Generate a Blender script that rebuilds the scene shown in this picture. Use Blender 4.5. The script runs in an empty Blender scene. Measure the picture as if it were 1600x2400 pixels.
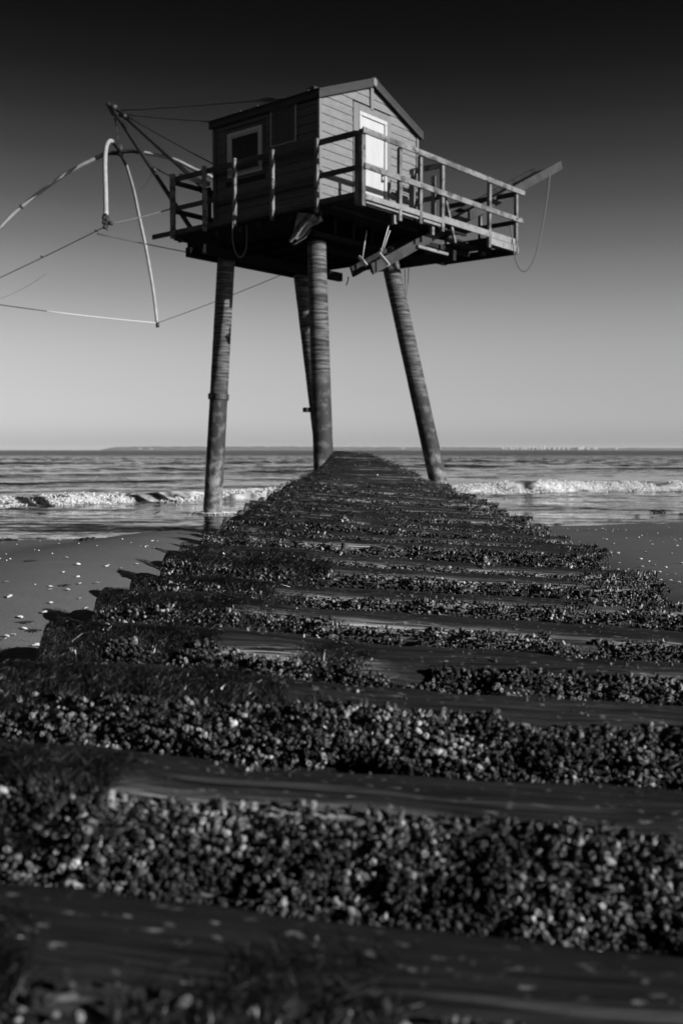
import bpy, math, random
import numpy as np
from mathutils import Vector, Matrix, Quaternion

random.seed(7)
RNG = np.random.default_rng(11)
scn = bpy.context.scene
COL = scn.collection
PI = math.pi

# ------------------------------------------------------------------ camera
CAM_Z = 1.25
FPX = 35 / 36 * 2400
PITCH = math.atan(145 / FPX)
cam = bpy.data.cameras.new('camera')
cam.lens = 35
cam.sensor_fit = 'VERTICAL'
cam.sensor_height = 36
cam.sensor_width = 24
cam.clip_start = 0.05
cam.clip_end = 40000
cam.dof.use_dof = True
cam.dof.focus_distance = 3.7
cam.dof.aperture_fstop = 5.0
camo = bpy.data.objects.new('camera', cam)
COL.objects.link(camo)
camo.location = (0, 0, CAM_Z)
camo.rotation_euler = (PI / 2 - PITCH, 0, 0)
scn.camera = camo

# ------------------------------------------------------------------ light
SUN_EL = math.radians(18.1)
SUN_AZ = math.radians(180 - 50.3 - 8.0)       # clockwise from +Y: nearly square on to the gable
sun_dir = Vector((math.sin(SUN_AZ) * math.cos(SUN_EL), math.cos(SUN_AZ) * math.cos(SUN_EL), math.sin(SUN_EL)))

world = bpy.data.worlds.new('World')
scn.world = world
world.use_nodes = True
wn, wl = world.node_tree.nodes, world.node_tree.links
wn.clear()
sky = wn.new('ShaderNodeTexSky')
sky.sky_type = 'NISHITA'
sky.sun_disc = False
sky.sun_elevation = SUN_EL
sky.sun_rotation = SUN_AZ
sky.air_density = 1.0
sky.dust_density = 0.6
sky.ozone_density = 1.0
sep = wn.new('ShaderNodeSeparateColor')       # red filter of the black and white picture
wl.new(sky.outputs[0], sep.inputs[0])
tc = wn.new('ShaderNodeTexCoord')
sx = wn.new('ShaderNodeSeparateXYZ')
wl.new(tc.outputs['Generated'], sx.inputs[0])
ramp = wn.new('ShaderNodeValToRGB')
ramp.color_ramp.interpolation = 'CARDINAL'
SKY_STOPS = [(0.0, .60), (0.023, .685), (0.064, .775), (0.107, .85), (0.148, .75), (0.188, .56), (0.228, .36), (0.266, .22), (0.303, .122), (0.337, .060), (0.371, .028), (0.402, .014), (1.0, 0.008)]
while len(ramp.color_ramp.elements) < len(SKY_STOPS):
    ramp.color_ramp.elements.new(0.5)
for e, (p, v) in zip(ramp.color_ramp.elements, SKY_STOPS):
    e.position = p
    e.color = (v, v, v, 1)
wl.new(sx.outputs[2], ramp.inputs[0])
mul = wn.new('ShaderNodeMath')
mul.operation = 'MULTIPLY'
wl.new(sep.outputs[0], mul.inputs[0])
wl.new(ramp.outputs[0], mul.inputs[1])
bg = wn.new('ShaderNodeBackground')
bg.inputs[1].default_value = 0.067
wl.new(mul.outputs[0], bg.inputs[0])
wo = wn.new('ShaderNodeOutputWorld')
wl.new(bg.outputs[0], wo.inputs[0])

sl = bpy.data.lights.new('sun', 'SUN')
sl.energy = 5.0
sl.angle = math.radians(0.5)
sl.color = (1, 1, 1)
slo = bpy.data.objects.new('sun', sl)
COL.objects.link(slo)
slo.rotation_euler = (-sun_dir).to_track_quat('-Z', 'Y').to_euler()

scn.view_settings.view_transform = 'Standard'
scn.view_settings.look = 'None'
scn.view_settings.exposure = 0.9
scn.view_settings.gamma = 1.0
scn.view_settings.use_curve_mapping = False
scn.render.engine = 'CYCLES'
scn.cycles.max_bounces = 6

# ------------------------------------------------------------------ helpers
def ray(px, py):
    x = (px - 800) / FPX
    y = -(py - 1200) / FPX
    c, s = math.cos(PITCH), math.sin(PITCH)
    return Vector((x, c + s * y, c * y - s))

def at(px, py, Y):
    r = ray(px, py)
    return r * (Y / r.y) + Vector((0, 0, CAM_Z))

def vnoise(x, y, seed=0):
    """smooth value noise in 0..1, numpy arrays"""
    x = np.asarray(x, float); y = np.asarray(y, float)
    xi = np.floor(x).astype(np.int64); yi = np.floor(y).astype(np.int64)
    fx = x - xi; fy = y - yi
    fx = fx * fx * (3 - 2 * fx); fy = fy * fy * (3 - 2 * fy)
    def h(a, b):
        n = (a * 374761393 + b * 668265263 + seed * 982451653) & 0xFFFFFFFF
        n = ((n ^ (n >> 13)) * 1274126177) & 0xFFFFFFFF
        return ((n ^ (n >> 16)) & 0xFFFF) / 65535.0
    return (h(xi, yi) * (1 - fx) + h(xi + 1, yi) * fx) * (1 - fy) + (h(xi, yi + 1) * (1 - fx) + h(xi + 1, yi + 1) * fx) * fy

def fbm(x, y, seed=0, o=3):
    t = 0; a = 0.5; n = 0
    for i in range(o):
        t = t + a * vnoise(np.asarray(x) * 2 ** i, np.asarray(y) * 2 ** i, seed + i * 17); n += a; a *= 0.5
    return t / n

def link(name, me, material=None, parent=None):
    o = bpy.data.objects.new(name, me)
    COL.objects.link(o)
    if material:
        if not me.materials:
            me.materials.append(material)
    if parent:
        o.parent = parent
    return o

def np_mesh(name, V, F, smooth=False):
    """V (n,3), F (m,k) all the same k"""
    V = np.asarray(V, np.float32); F = np.asarray(F, np.int32)
    me = bpy.data.meshes.new(name)
    k = F.shape[1]
    me.vertices.add(len(V)); me.vertices.foreach_set('co', V.ravel())
    me.loops.add(F.size); me.loops.foreach_set('vertex_index', F.ravel())
    me.polygons.add(len(F))
    me.polygons.foreach_set('loop_start', np.arange(0, F.size, k, dtype=np.int32))
    me.polygons.foreach_set('loop_total', np.full(len(F), k, np.int32))
    if smooth:
        me.polygons.foreach_set('use_smooth', np.ones(len(F), bool))
    me.update(calc_edges=True)
    return me

class MB:
    def __init__(s):
        s.v = []; s.f = []; s.sm = []
    def add(s, vs, fs, smooth=False):
        b = len(s.v)
        s.v += [tuple(v) for v in vs]
        s.f += [tuple(b + i for i in f) for f in fs]
        s.sm += [smooth] * len(fs)
    def box(s, x0, x1, y0, y1, z0, z1, bev=0.004):
        b = min(bev, abs(x1 - x0) * .3, abs(y1 - y0) * .3, abs(z1 - z0) * .3)
        if x0 > x1: x0, x1 = x1, x0
        if y0 > y1: y0, y1 = y1, y0
        if z0 > z1: z0, z1 = z1, z0
        vs = []
        X = (x0, x1); Y = (y0, y1); Z = (z0, z1)
        idx = {}
        for i in (0, 1):
            for j in (0, 1):
                for k in (0, 1):
                    sx_, sy_, sz_ = (1, -1)[i], (1, -1)[j], (1, -1)[k]
                    for a in range(3):
                        p = [X[i] + sx_ * b, Y[j] + sy_ * b, Z[k] + sz_ * b]
                        p[a] = (X[i], Y[j], Z[k])[a]
                        idx[(i, j, k, a)] = len(vs); vs.append(p)
        fs = []
        def face(l, n):
            c = sum((Vector(vs[q]) for q in l), Vector()) / len(l)
            nn = (Vector(vs[l[1]]) - Vector(vs[l[0]])).cross(Vector(vs[l[2]]) - Vector(vs[l[0]]))
            fs.append(l if nn.dot(n) > 0 else l[::-1])
        for a in range(3):
            o1, o2 = [q for q in range(3) if q != a]
            for sgn in (0, 1):
                l = []
                for (m, n_) in ((0, 0), (1, 0), (1, 1), (0, 1)):
                    key = [0, 0, 0]; key[a] = sgn; key[o1] = m; key[o2] = n_
                    l.append(idx[(*key, a)])
                n = Vector((0, 0, 0)); n[a] = -1 if sgn == 0 else 1
                face(l, n)
        for a in range(3):                       # edges along axis a
            o1, o2 = [q for q in range(3) if q != a]
            for m in (0, 1):
                for n_ in (0, 1):
                    k0 = [0, 0, 0]; k0[o1] = m; k0[o2] = n_
                    k1 = list(k0); k1[a] = 1
                    n = Vector((0, 0, 0)); n[o1] = (-1, 1)[m]; n[o2] = (-1, 1)[n_]
                    face([idx[(*k0, o1)], idx[(*k1, o1)], idx[(*k1, o2)], idx[(*k0, o2)]], n)
        for i in (0, 1):
            for j in (0, 1):
                for k in (0, 1):
                    face([idx[(i, j, k, 0)], idx[(i, j, k, 1)], idx[(i, j, k, 2)]], Vector(((-1, 1)[i], (-1, 1)[j], (-1, 1)[k])))
        s.add(vs, fs)
        return s
    def beam(s, a, b, w, h, up=Vector((0, 0, 1)), bev=0.004):
        a = Vector(a); b = Vector(b); d = b - a; L = d.length; d.normalize()
        side = d.cross(up).normalized(); u2 = side.cross(d)
        m = MB(); m.box(0, L, -w / 2, w / 2, -h / 2, h / 2, bev)
        vs = [a + d * v[0] - side * v[1] + u2 * v[2] for v in m.v]
        s.add(vs, m.f)
        return s
    def tube(s, pts, r, n=8, cap=True, smooth=True):
        pts = [Vector(p) for p in pts]
        rs = r if hasattr(r, '__len__') else [r] * len(pts)
        N = len(pts)
        ref = Vector((0.13, 0.31, 0.94))
        vs = []
        prev = None
        for i, p in enumerate(pts):
            t = (pts[min(i + 1, N - 1)] - pts[max(i - 1, 0)]).normalized()
            if prev is None:
                if abs(t.dot(ref)) > .95: ref = Vector((1, 0, 0))
                a = t.cross(ref).normalized()
            else:
                a = (prev - t * prev.dot(t)).normalized()
            prev = a
            b = t.cross(a)
            for k in range(n):
                an = 2 * PI * k / n
                vs.append(p + (a * math.cos(an) + b * math.sin(an)) * rs[i])
        fs = []
        for i in range(N - 1):
            for k in range(n):
                fs.append((i * n + k, i * n + (k + 1) % n, (i + 1) * n + (k + 1) % n, (i + 1) * n + k))
        if cap:
            fs.append(tuple(range(n))[::-1]); fs.append(tuple((N - 1) * n + k for k in range(n)))
        s.add(vs, fs, smooth)
        return s
    def prism(s, poly, y0, y1):
        """polygon in (x,z) extruded along y"""
        n = len(poly)
        vs = [(x, y0, z) for x, z in poly] + [(x, y1, z) for x, z in poly]
        fs = [tuple(range(n)), tuple(range(2 * n - 1, n - 1, -1))]
        for i in range(n):
            j = (i + 1) % n
            fs.append((i, i + n, j + n, j)[::1])
        s.add(vs, fs)
        return s
    def mesh(s, name):
        me = bpy.data.meshes.new(name)
        me.from_pydata(s.v, [], s.f)
        for p, q in zip(me.polygons, s.sm):
            p.use_smooth = q
        me.update()
        import bmesh
        bm = bmesh.new(); bm.from_mesh(me)
        bmesh.ops.recalc_face_normals(bm, faces=bm.faces)
        bm.to_mesh(me); bm.free()
        return me
    def build(s, name, material, parent=None):
        return link(name, s.mesh(name), material, parent)

def empty(name, loc=(0, 0, 0), rz=0):
    o = bpy.data.objects.new(name, None)
    o.empty_display_size = 0.2
    COL.objects.link(o)
    o.location = loc
    o.rotation_euler = (0, 0, rz)
    return o

def tag(o, label=None, cat=None, group=None, kind=None):
    if label: o['label'] = label
    if cat: o['category'] = cat
    if group: o['group'] = group
    if kind: o['kind'] = kind
    return o

def bez(pts, n=24):
    """Catmull-Rom through the points"""
    P = [Vector(p) for p in pts]
    P = [P[0] * 2 - P[1]] + P + [P[-1] * 2 - P[-2]]
    out = []
    m = len(P) - 3
    for i in range(m):
        p0, p1, p2, p3 = P[i:i + 4]
        for k in range(n):
            t = k / n
            out.append(0.5 * ((2 * p1) + (p2 - p0) * t + (2 * p0 - 5 * p1 + 4 * p2 - p3) * t * t + (3 * p1 - p0 - 3 * p2 + p3) * t ** 3))
    out.append(P[-2])
    return out

def sag(a, b, drop, n=24):
    a = Vector(a); b = Vector(b)
    return [a.lerp(b, i / n) - Vector((0, 0, drop * 4 * (i / n) * (1 - i / n))) for i in range(n + 1)]

# ------------------------------------------------------------------ materials (grey tones: the photograph is black and white)
def g(v): return (v, v, v, 1)

def material(name, lo, hi, scale=(4, 4, 4), rough=0.7, bump=0.3, bscale=None, detail=6, lo_p=0.35, hi_p=0.65, spots=None, streak=None, spec=0.4, island=0, dist=0.01):
    m = bpy.data.materials.new(name)
    m.use_nodes = True
    n, l = m.node_tree.nodes, m.node_tree.links
    b = n['Principled BSDF']
    b.inputs['Roughness'].default_value = rough
    b.inputs['Specular IOR Level'].default_value = spec
    t = n.new('ShaderNodeTexCoord')
    oi = n.new('ShaderNodeObjectInfo')
    off = n.new('ShaderNodeVectorMath'); off.operation = 'MULTIPLY_ADD'
    l.new(oi.outputs['Random'], off.inputs[0]); off.inputs[1].default_value = (37, 53, 71)
    l.new(t.outputs['Object'], off.inputs[2])
    mp = n.new('ShaderNodeMapping'); mp.inputs['Scale'].default_value = scale
    l.new(off.outputs[0], mp.inputs[0])
    nz = n.new('ShaderNodeTexNoise'); nz.inputs['Scale'].default_value = 1; nz.inputs['Detail'].default_value = detail
    nz.inputs['Roughness'].default_value = 0.62
    l.new(mp.outputs[0], nz.inputs[0])
    r = n.new('ShaderNodeValToRGB')
    r.color_ramp.elements[0].position = lo_p; r.color_ramp.elements[0].color = g(lo)
    r.color_ramp.elements[1].position = hi_p; r.color_ramp.elements[1].color = g(hi)
    l.new(nz.outputs[0], r.inputs[0])
    col = r.outputs[0]
    for sp in ([spots] if spots else []) + ([streak] if streak else []):
        val, sc, p0, p1 = sp
        mp2 = n.new('ShaderNodeMapping'); mp2.inputs['Scale'].default_value = sc
        l.new(off.outputs[0], mp2.inputs[0])
        nz2 = n.new('ShaderNodeTexNoise'); nz2.inputs['Scale'].default_value = 1; nz2.inputs['Detail'].default_value = 4
        l.new(mp2.outputs[0], nz2.inputs[0])
        mr = n.new('ShaderNodeMapRange'); mr.inputs[1].default_value = p0; mr.inputs[2].default_value = p1
        l.new(nz2.outputs[0], mr.inputs[0])
        mx = n.new('ShaderNodeMix'); mx.data_type = 'RGBA'
        l.new(mr.outputs[0], mx.inputs[0]); l.new(col, mx.inputs[6]); mx.inputs[7].default_value = g(val)
        col = mx.outputs[2]
    if island:
        ge = n.new('ShaderNodeNewGeometry')
        pw = n.new('ShaderNodeMath'); pw.operation = 'POWER'; pw.inputs[1].default_value = 4.0 if island > .7 else 1.0
        l.new(ge.outputs['Random Per Island'], pw.inputs[0])
        mr = n.new('ShaderNodeMapRange'); mr.inputs[3].default_value = 1 - island; mr.inputs[4].default_value = 1 + (4.0 if island > .7 else island)
        l.new(pw.outputs[0], mr.inputs[0])
        mx = n.new('ShaderNodeMix'); mx.data_type = 'RGBA'; mx.blend_type = 'MULTIPLY'; mx.inputs[0].default_value = 1
        l.new(col, mx.inputs[6]); l.new(mr.outputs[0], mx.inputs[7])
        col = mx.outputs[2]
    l.new(col, b.inputs['Base Color'])
    if bump:
        if bscale:
            mp3 = n.new('ShaderNodeMapping'); mp3.inputs['Scale'].default_value = bscale
            l.new(off.outputs[0], mp3.inputs[0])
            nz3 = n.new('ShaderNodeTexNoise'); nz3.inputs['Scale'].default_value = 1; nz3.inputs['Detail'].default_value = 5
            l.new(mp3.outputs[0], nz3.inputs[0]); hsrc = nz3.outputs[0]
        else:
            hsrc = nz.outputs[0]
        bp = n.new('ShaderNodeBump'); bp.inputs['Strength'].default_value = bump; bp.inputs['Distance'].default_value = dist
        l.new(hsrc, bp.inputs['Height']); l.new(bp.outputs[0], b.inputs['Normal'])
    return m

M = {}
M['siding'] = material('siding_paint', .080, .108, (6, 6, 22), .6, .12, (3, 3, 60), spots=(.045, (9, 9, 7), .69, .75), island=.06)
M['sidingshade'] = material('shaded_siding_paint', .030, .046, (5, 5, 22), .7, .15, (3, 3, 60), spots=(.015, (9, 9, 7), .68, .75), island=.1)  # siding paint darkened: the left wall's shade is put into its colour
M['sidingv'] = material('trim_paint', .082, .098, (9, 9, 3), .55, .1, (30, 30, 3))
M['trimshade'] = material('shaded_trim_paint', .014, .024, (9, 9, 3), .6, .1, (30, 30, 3))  # trim paint darkened the same way, shade of the left wall painted in
M['white'] = material('white_paint', .25, .29, (14, 14, 2.5), .45, .1, (40, 40, 4))
M['window_white'] = material('window_frame_paint', .24, .30, (10, 10, 10), .5, .08)
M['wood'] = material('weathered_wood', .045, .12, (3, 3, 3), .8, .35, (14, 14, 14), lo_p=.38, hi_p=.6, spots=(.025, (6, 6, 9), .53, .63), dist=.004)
M['railshade'] = material('shaded_rail_wood', .016, .035, (3, 3, 3), .85, .35, (14, 14, 14), spots=(.06, (9, 9, 12), .64, .72), dist=.004)  # darker copy of the rail wood, shade of the unlit rails painted in
M['wooddark'] = material('dark_timber', .008, .022, (5, 5, 5), .9, .4, (10, 10, 20), spots=(.03, (7, 7, 7), .70, .78), spec=.1, dist=.006)
M['bearer'] = material('shaded_bearer', .004, .008, (5, 5, 5), .9, .3, spec=.05)  # near black: the shade under the deck is put into the beam colour
M['toe'] = material('pale_board', .10, .15, (3, 3, 3), .8, .25, (20, 20, 20), spots=(.05, (8, 8, 8), .6, .7), dist=.003)
M['gangway'] = material('gangway_wood', .006, .022, (3, 3, 3), .8, .3, (14, 14, 14), spots=(.02, (6, 6, 6), .56, .66), dist=.004)
M['roof'] = material('roof_felt', .012, .022, (20, 20, 20), .9, .4, dist=.004)
M['barge'] = material('bargeboard_paint', .014, .022, (5, 5, 5), .6, .1, spec=.2)
M['metal'] = material('rusty_metal', .008, .022, (30, 30, 30), .6, .3, dist=.003)
M['lightmetal'] = material('pale_tube', .22, .30, (6, 6, 6), .35, .05)
M['darkwrap'] = material('dark_binding', .006, .015, (60, 60, 60), .7, .4, dist=.004)
M['rope'] = material('rope', .05, .1, (80, 80, 80), .9, .3, dist=.002)
M['palerope'] = material('pale_rope', .3, .4, (80, 80, 80), .8, .3, dist=.002)
M['wire'] = material('wire', .01, .02, (40, 40, 40), .5, 0)
M['cloth'] = material('tarpaulin', .06, .16, (5, 5, 5), .65, .2, dist=.006, spots=(.03, (4, 4, 4), .55, .62))
M['panel'] = material('panel_face', .004, .012, (30, 6, 8), .35, .2)
M['panelframe'] = material('panel_frame', .15, .19, (9, 9, 9), .5, .1)
M['groyne'] = material('groyne_timber', .004, .013, (3, 34, 34), .6, 1.0, (6, 90, 90), streak=(.04, (1.6, 40, 40), .60, .70), spots=(.10, (55, 90, 90), .62, .70), spec=.18, dist=.012)
M['barnacle'] = material('barnacle_shell', .006, .09, (13, 13, 13), .7, .25, (200, 200, 200), lo_p=.42, hi_p=.66, island=.85, dist=.002, spec=.35)
M['weed'] = material('draped_seaweed', .003, .013, (14, 14, 14), .35, 0, island=.8, spec=.5)
M['shell'] = material('sea_shell', .34, .5, (40, 40, 40), .5, .1, island=.1)
M['kelp'] = material('beached_seaweed', .006, .015, (20, 20, 20), .5, .2, island=.4)
M['pebble'] = material('pale_pebble', .5, .6, (40, 40, 40), .6, .1)
M['land'] = material('distant_woods', .02, .04, (.02, .02, .05), .95, 0)
M['building'] = material('pale_render', .2, .28, (.1, .1, .1), .8, 0)

def add_wear(m, val):
    n, l = m.node_tree.nodes, m.node_tree.links
    b = n['Principled BSDF']
    src = b.inputs['Base Color'].links[0].from_socket
    a = n.new('ShaderNodeAttribute'); a.attribute_name = 'wear'
    t = n.new('ShaderNodeTexCoord'); mp = n.new('ShaderNodeMapping'); mp.inputs['Scale'].default_value = (5, 190, 190); l.new(t.outputs['Object'], mp.inputs[0])
    nz = n.new('ShaderNodeTexNoise'); nz.inputs['Scale'].default_value = 1; nz.inputs['Detail'].default_value = 5; l.new(mp.outputs[0], nz.inputs[0])
    mr = n.new('ShaderNodeMapRange'); mr.inputs[1].default_value = .38; mr.inputs[2].default_value = .62; l.new(nz.outputs[0], mr.inputs[0])
    mu = n.new('ShaderNodeMath'); mu.operation = 'MULTIPLY'; l.new(a.outputs['Fac'], mu.inputs[0]); l.new(mr.outputs[0], mu.inputs[1])
    mx = n.new('ShaderNodeMix'); mx.data_type = 'RGBA'; l.new(mu.outputs[0], mx.inputs[0]); l.new(src, mx.inputs[6]); mx.inputs[7].default_value = g(val)
    l.new(mx.outputs[2], b.inputs['Base Color'])
add_wear(M['groyne'], .30)

def glass_mat():
    m = bpy.data.materials.new('window_glass'); m.use_nodes = True
    b = m.node_tree.nodes['Principled BSDF']
    nz = m.node_tree.nodes.new('ShaderNodeTexNoise'); nz.inputs['Scale'].default_value = 3
    mr = m.node_tree.nodes.new('ShaderNodeMapRange'); mr.inputs[3].default_value = .006; mr.inputs[4].default_value = .016
    m.node_tree.links.new(nz.outputs[0], mr.inputs[0]); m.node_tree.links.new(mr.outputs[0], b.inputs['Base Color'])
    b.inputs['Roughness'].default_value = .12
    b.inputs['Specular IOR Level'].default_value = .25
    return m
M['glass'] = glass_mat()

def pile_mat():
    m = material('ringed_concrete', .005, .10, (2.5, 2.5, 26), .8, .6, (30, 30, 90), lo_p=.42, hi_p=.66, dist=.004)
    n, l = m.node_tree.nodes, m.node_tree.links
    b = n['Principled BSDF']
    src = b.inputs['Base Color'].links[0].from_socket
    t = n.new('ShaderNodeNewGeometry')
    s = n.new('ShaderNodeSeparateXYZ'); l.new(t.outputs['Position'], s.inputs[0])
    nz = n.new('ShaderNodeTexNoise'); nz.inputs['Scale'].default_value = 2.2; nz.inputs['Detail'].default_value = 6
    l.new(t.outputs['Position'], nz.inputs[0])
    ad = n.new('ShaderNodeMath'); ad.operation = 'MULTIPLY_ADD'; l.new(nz.outputs[0], ad.inputs[0]); ad.inputs[1].default_value = -1.1; l.new(s.outputs[2], ad.inputs[2])
    # weed-stained tide zone: dark between about 1.4 m and 2.5 m
    mr = n.new('ShaderNodeMapRange'); mr.interpolation_type = 'SMOOTHSTEP'
    mr.inputs[1].default_value = 2.3; mr.inputs[2].default_value = 1.6
    l.new(ad.outputs[0], mr.inputs[0])
    mx = n.new('ShaderNodeMix'); mx.data_type = 'RGBA'; l.new(mr.outputs[0], mx.inputs[0]); l.new(src, mx.inputs[6])
    nz2 = n.new('ShaderNodeTexNoise'); nz2.inputs['Scale'].default_value = 7; nz2.inputs['Detail'].default_value = 5
    l.new(t.outputs['Position'], nz2.inputs[0])
    mr2 = n.new('ShaderNodeMapRange'); mr2.inputs[1].default_value = .5; mr2.inputs[2].default_value = .66; mr2.inputs[3].default_value = .012; mr2.inputs[4].default_value = .06
    l.new(nz2.outputs[0], mr2.inputs[0])
    l.new(mr2.outputs[0], mx.inputs[7])
    # barnacle-crusted foot
    mr3 = n.new('ShaderNodeMapRange'); mr3.interpolation_type = 'SMOOTHSTEP'
    mr3.inputs[1].default_value = .75; mr3.inputs[2].default_value = .35
    l.new(ad.outputs[0], mr3.inputs[0])
    mr4 = n.new('ShaderNodeMapRange'); mr4.inputs[1].default_value = .4; mr4.inputs[2].default_value = .62; mr4.inputs[3].default_value = .02; mr4.inputs[4].default_value = .15
    l.new(nz2.outputs[0], mr4.inputs[0])
    mx2 = n.new('ShaderNodeMix'); mx2.data_type = 'RGBA'; l.new(mr3.outputs[0], mx2.inputs[0]); l.new(mx.outputs[2], mx2.inputs[6]); l.new(mr4.outputs[0], mx2.inputs[7])
    l.new(mx2.outputs[2], b.inputs['Base Color'])
    return m
M['pile'] = pile_mat()

# ------------------------------------------------------------------ shore geometry
SH0 = np.array((-4.77, 13.86)); SHD = np.array((10.66, 3.29)); SHD = SHD / np.linalg.norm(SHD); SHN = np.array((-SHD[1], SHD[0]))
def seaward(x, y):
    return (x - SH0[0]) * SHN[0] + (y - SH0[1]) * SHN[1]
def sand_z(x, y):
    s = seaward(x, y) + 0.35 * (fbm(x * .22 + 5, y * .22, 3, 2) - .5) * 2
    z = np.where(s < 0, np.interp(-s, (0, 1.4, 2.9, 5.7, 8.6, 10.5, 16, 60), (0, .095, .235, .475, .675, .765, .81, .9)), -0.032 * s)
    z = np.maximum(z, -2.2)
    z = np.minimum(z, 2.2)
    z = z + 0.018 * (fbm(x * .8, y * 1.3, 21, 3) - .5)
    # sand banked against the left flank, scoured beneath
    z = z + .085 * np.exp(-((x + 1.0) / .55) ** 2) * np.clip((y - 1.2) / 1.5, 0, 1) * np.clip((9 - y) / 3, 0, 1)
    z = z - .16 * np.exp(-((x - .2) / .75) ** 4) * np.clip((13 - y) / 4, 0, 1)
    return z

def sand_mat():
    m = bpy.data.materials.new('wet_sand'); m.use_nodes = True
    n, l = m.node_tree.nodes, m.node_tree.links
    b = n['Principled BSDF']
    ge = n.new('ShaderNodeNewGeometry')
    s = n.new('ShaderNodeSeparateXYZ'); l.new(ge.outputs['Position'], s.inputs[0])
    nz = n.new('ShaderNodeTexNoise'); nz.inputs['Scale'].default_value = .8; nz.inputs['Detail'].default_value = 8; l.new(ge.outputs['Position'], nz.inputs[0])
    nf = n.new('ShaderNodeTexNoise'); nf.inputs['Scale'].default_value = 220; nf.inputs['Detail'].default_value = 3; l.new(ge.outputs['Position'], nf.inputs[0])
    c1 = n.new('ShaderNodeMapRange'); c1.inputs[1].default_value = .3; c1.inputs[2].default_value = .7; c1.inputs[3].default_value = .066; c1.inputs[4].default_value = .10
    l.new(nz.outputs[0], c1.inputs[0])
    c2 = n.new('ShaderNodeMapRange'); c2.inputs[1].default_value = .3; c2.inputs[2].default_value = .7; c2.inputs[3].default_value = .75; c2.inputs[4].default_value = 1.25
    l.new(nf.outputs[0], c2.inputs[0])
    mu = n.new('ShaderNodeMath'); mu.operation = 'MULTIPLY'; l.new(c1.outputs[0], mu.inputs[0]); l.new(c2.outputs[0], mu.inputs[1])
    # wet below a wavering line just above the water's edge
    wz = n.new('ShaderNodeMath'); wz.operation = 'MULTIPLY_ADD'; l.new(nz.outputs[0], wz.inputs[0]); wz.inputs[1].default_value = -.04; l.new(s.outputs[2], wz.inputs[2])
    wet = n.new('ShaderNodeMapRange'); wet.interpolation_type = 'SMOOTHSTEP'; wet.inputs[1].default_value = .05; wet.inputs[2].default_value = -.01
    l.new(wz.outputs[0], wet.inputs[0])
    dk = n.new('ShaderNodeMapRange'); dk.inputs[3].default_value = 1; dk.inputs[4].default_value = .6; l.new(wet.outputs[0], dk.inputs[0])
    mu2 = n.new('ShaderNodeMath'); mu2.operation = 'MULTIPLY'; l.new(mu.outputs[0], mu2.inputs[0]); l.new(dk.outputs[0], mu2.inputs[1])
    l.new(mu2.outputs[0], b.inputs['Base Color'])
    ro = n.new('ShaderNodeMapRange'); ro.inputs[3].default_value = .62; ro.inputs[4].default_value = .12; l.new(wet.outputs[0], ro.inputs[0])
    l.new(ro.outputs[0], b.inputs['Roughness'])
    sp = n.new('ShaderNodeMapRange'); sp.inputs[3].default_value = .2; sp.inputs[4].default_value = .5; l.new(wet.outputs[0], sp.inputs[0])
    l.new(sp.outputs[0], b.inputs['Specular IOR Level'])
    bp = n.new('ShaderNodeBump'); bp.inputs['Distance'].default_value = .004
    bs = n.new('ShaderNodeMapRange'); bs.inputs[3].default_value = .5; bs.inputs[4].default_value = .03; l.new(wet.outputs[0], bs.inputs[0])
    l.new(bs.outputs[0], bp.inputs['Strength']); l.new(nf.outputs[0], bp.inputs['Height'])
    rp = n.new('ShaderNodeMapping'); rp.inputs['Scale'].default_value = (1.2, 6, 1); rp.inputs['Rotation'].default_value = (0, 0, math.radians(-14)); l.new(ge.outputs['Position'], rp.inputs[0])
    nr = n.new('ShaderNodeTexNoise'); nr.inputs['Scale'].default_value = 1.5; nr.inputs['Detail'].default_value = 4; l.new(rp.outputs[0], nr.inputs[0])
    bp2 = n.new('ShaderNodeBump'); bp2.inputs['Distance'].default_value = .02; bp2.inputs['Strength'].default_value = .35
    l.new(nr.outputs[0], bp2.inputs['Height']); l.new(bp.outputs[0], bp2.inputs['Normal']); l.new(bp2.outputs[0], b.inputs['Normal'])
    return m

def grid_mesh(name, X, Y, Z, smooth=True):
    r, c = X.shape
    V = np.stack([X, Y, Z], -1).reshape(-1, 3)
    i = np.arange((r - 1) * (c - 1)); a = (i // (c - 1)) * c + i % (c - 1)
    F = np.stack([a, a + 1, a + c + 1, a + c], 1)
    return np_mesh(name, V, F, smooth)

xs = np.concatenate([-np.geomspace(300, 14, 40), np.linspace(-13.8, 13.8, 180), np.geomspace(14, 300, 40)])
ys = np.concatenate([-np.geomspace(60, 2, 24), np.linspace(-1.8, 24, 200), np.geomspace(24.3, 200, 40)])
X, Y = np.meshgrid(xs, ys)
sand = link('sand_beach', grid_mesh('sand_beach', X, Y, sand_z(X, Y)), sand_mat())
tag(sand, kind='structure')

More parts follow.
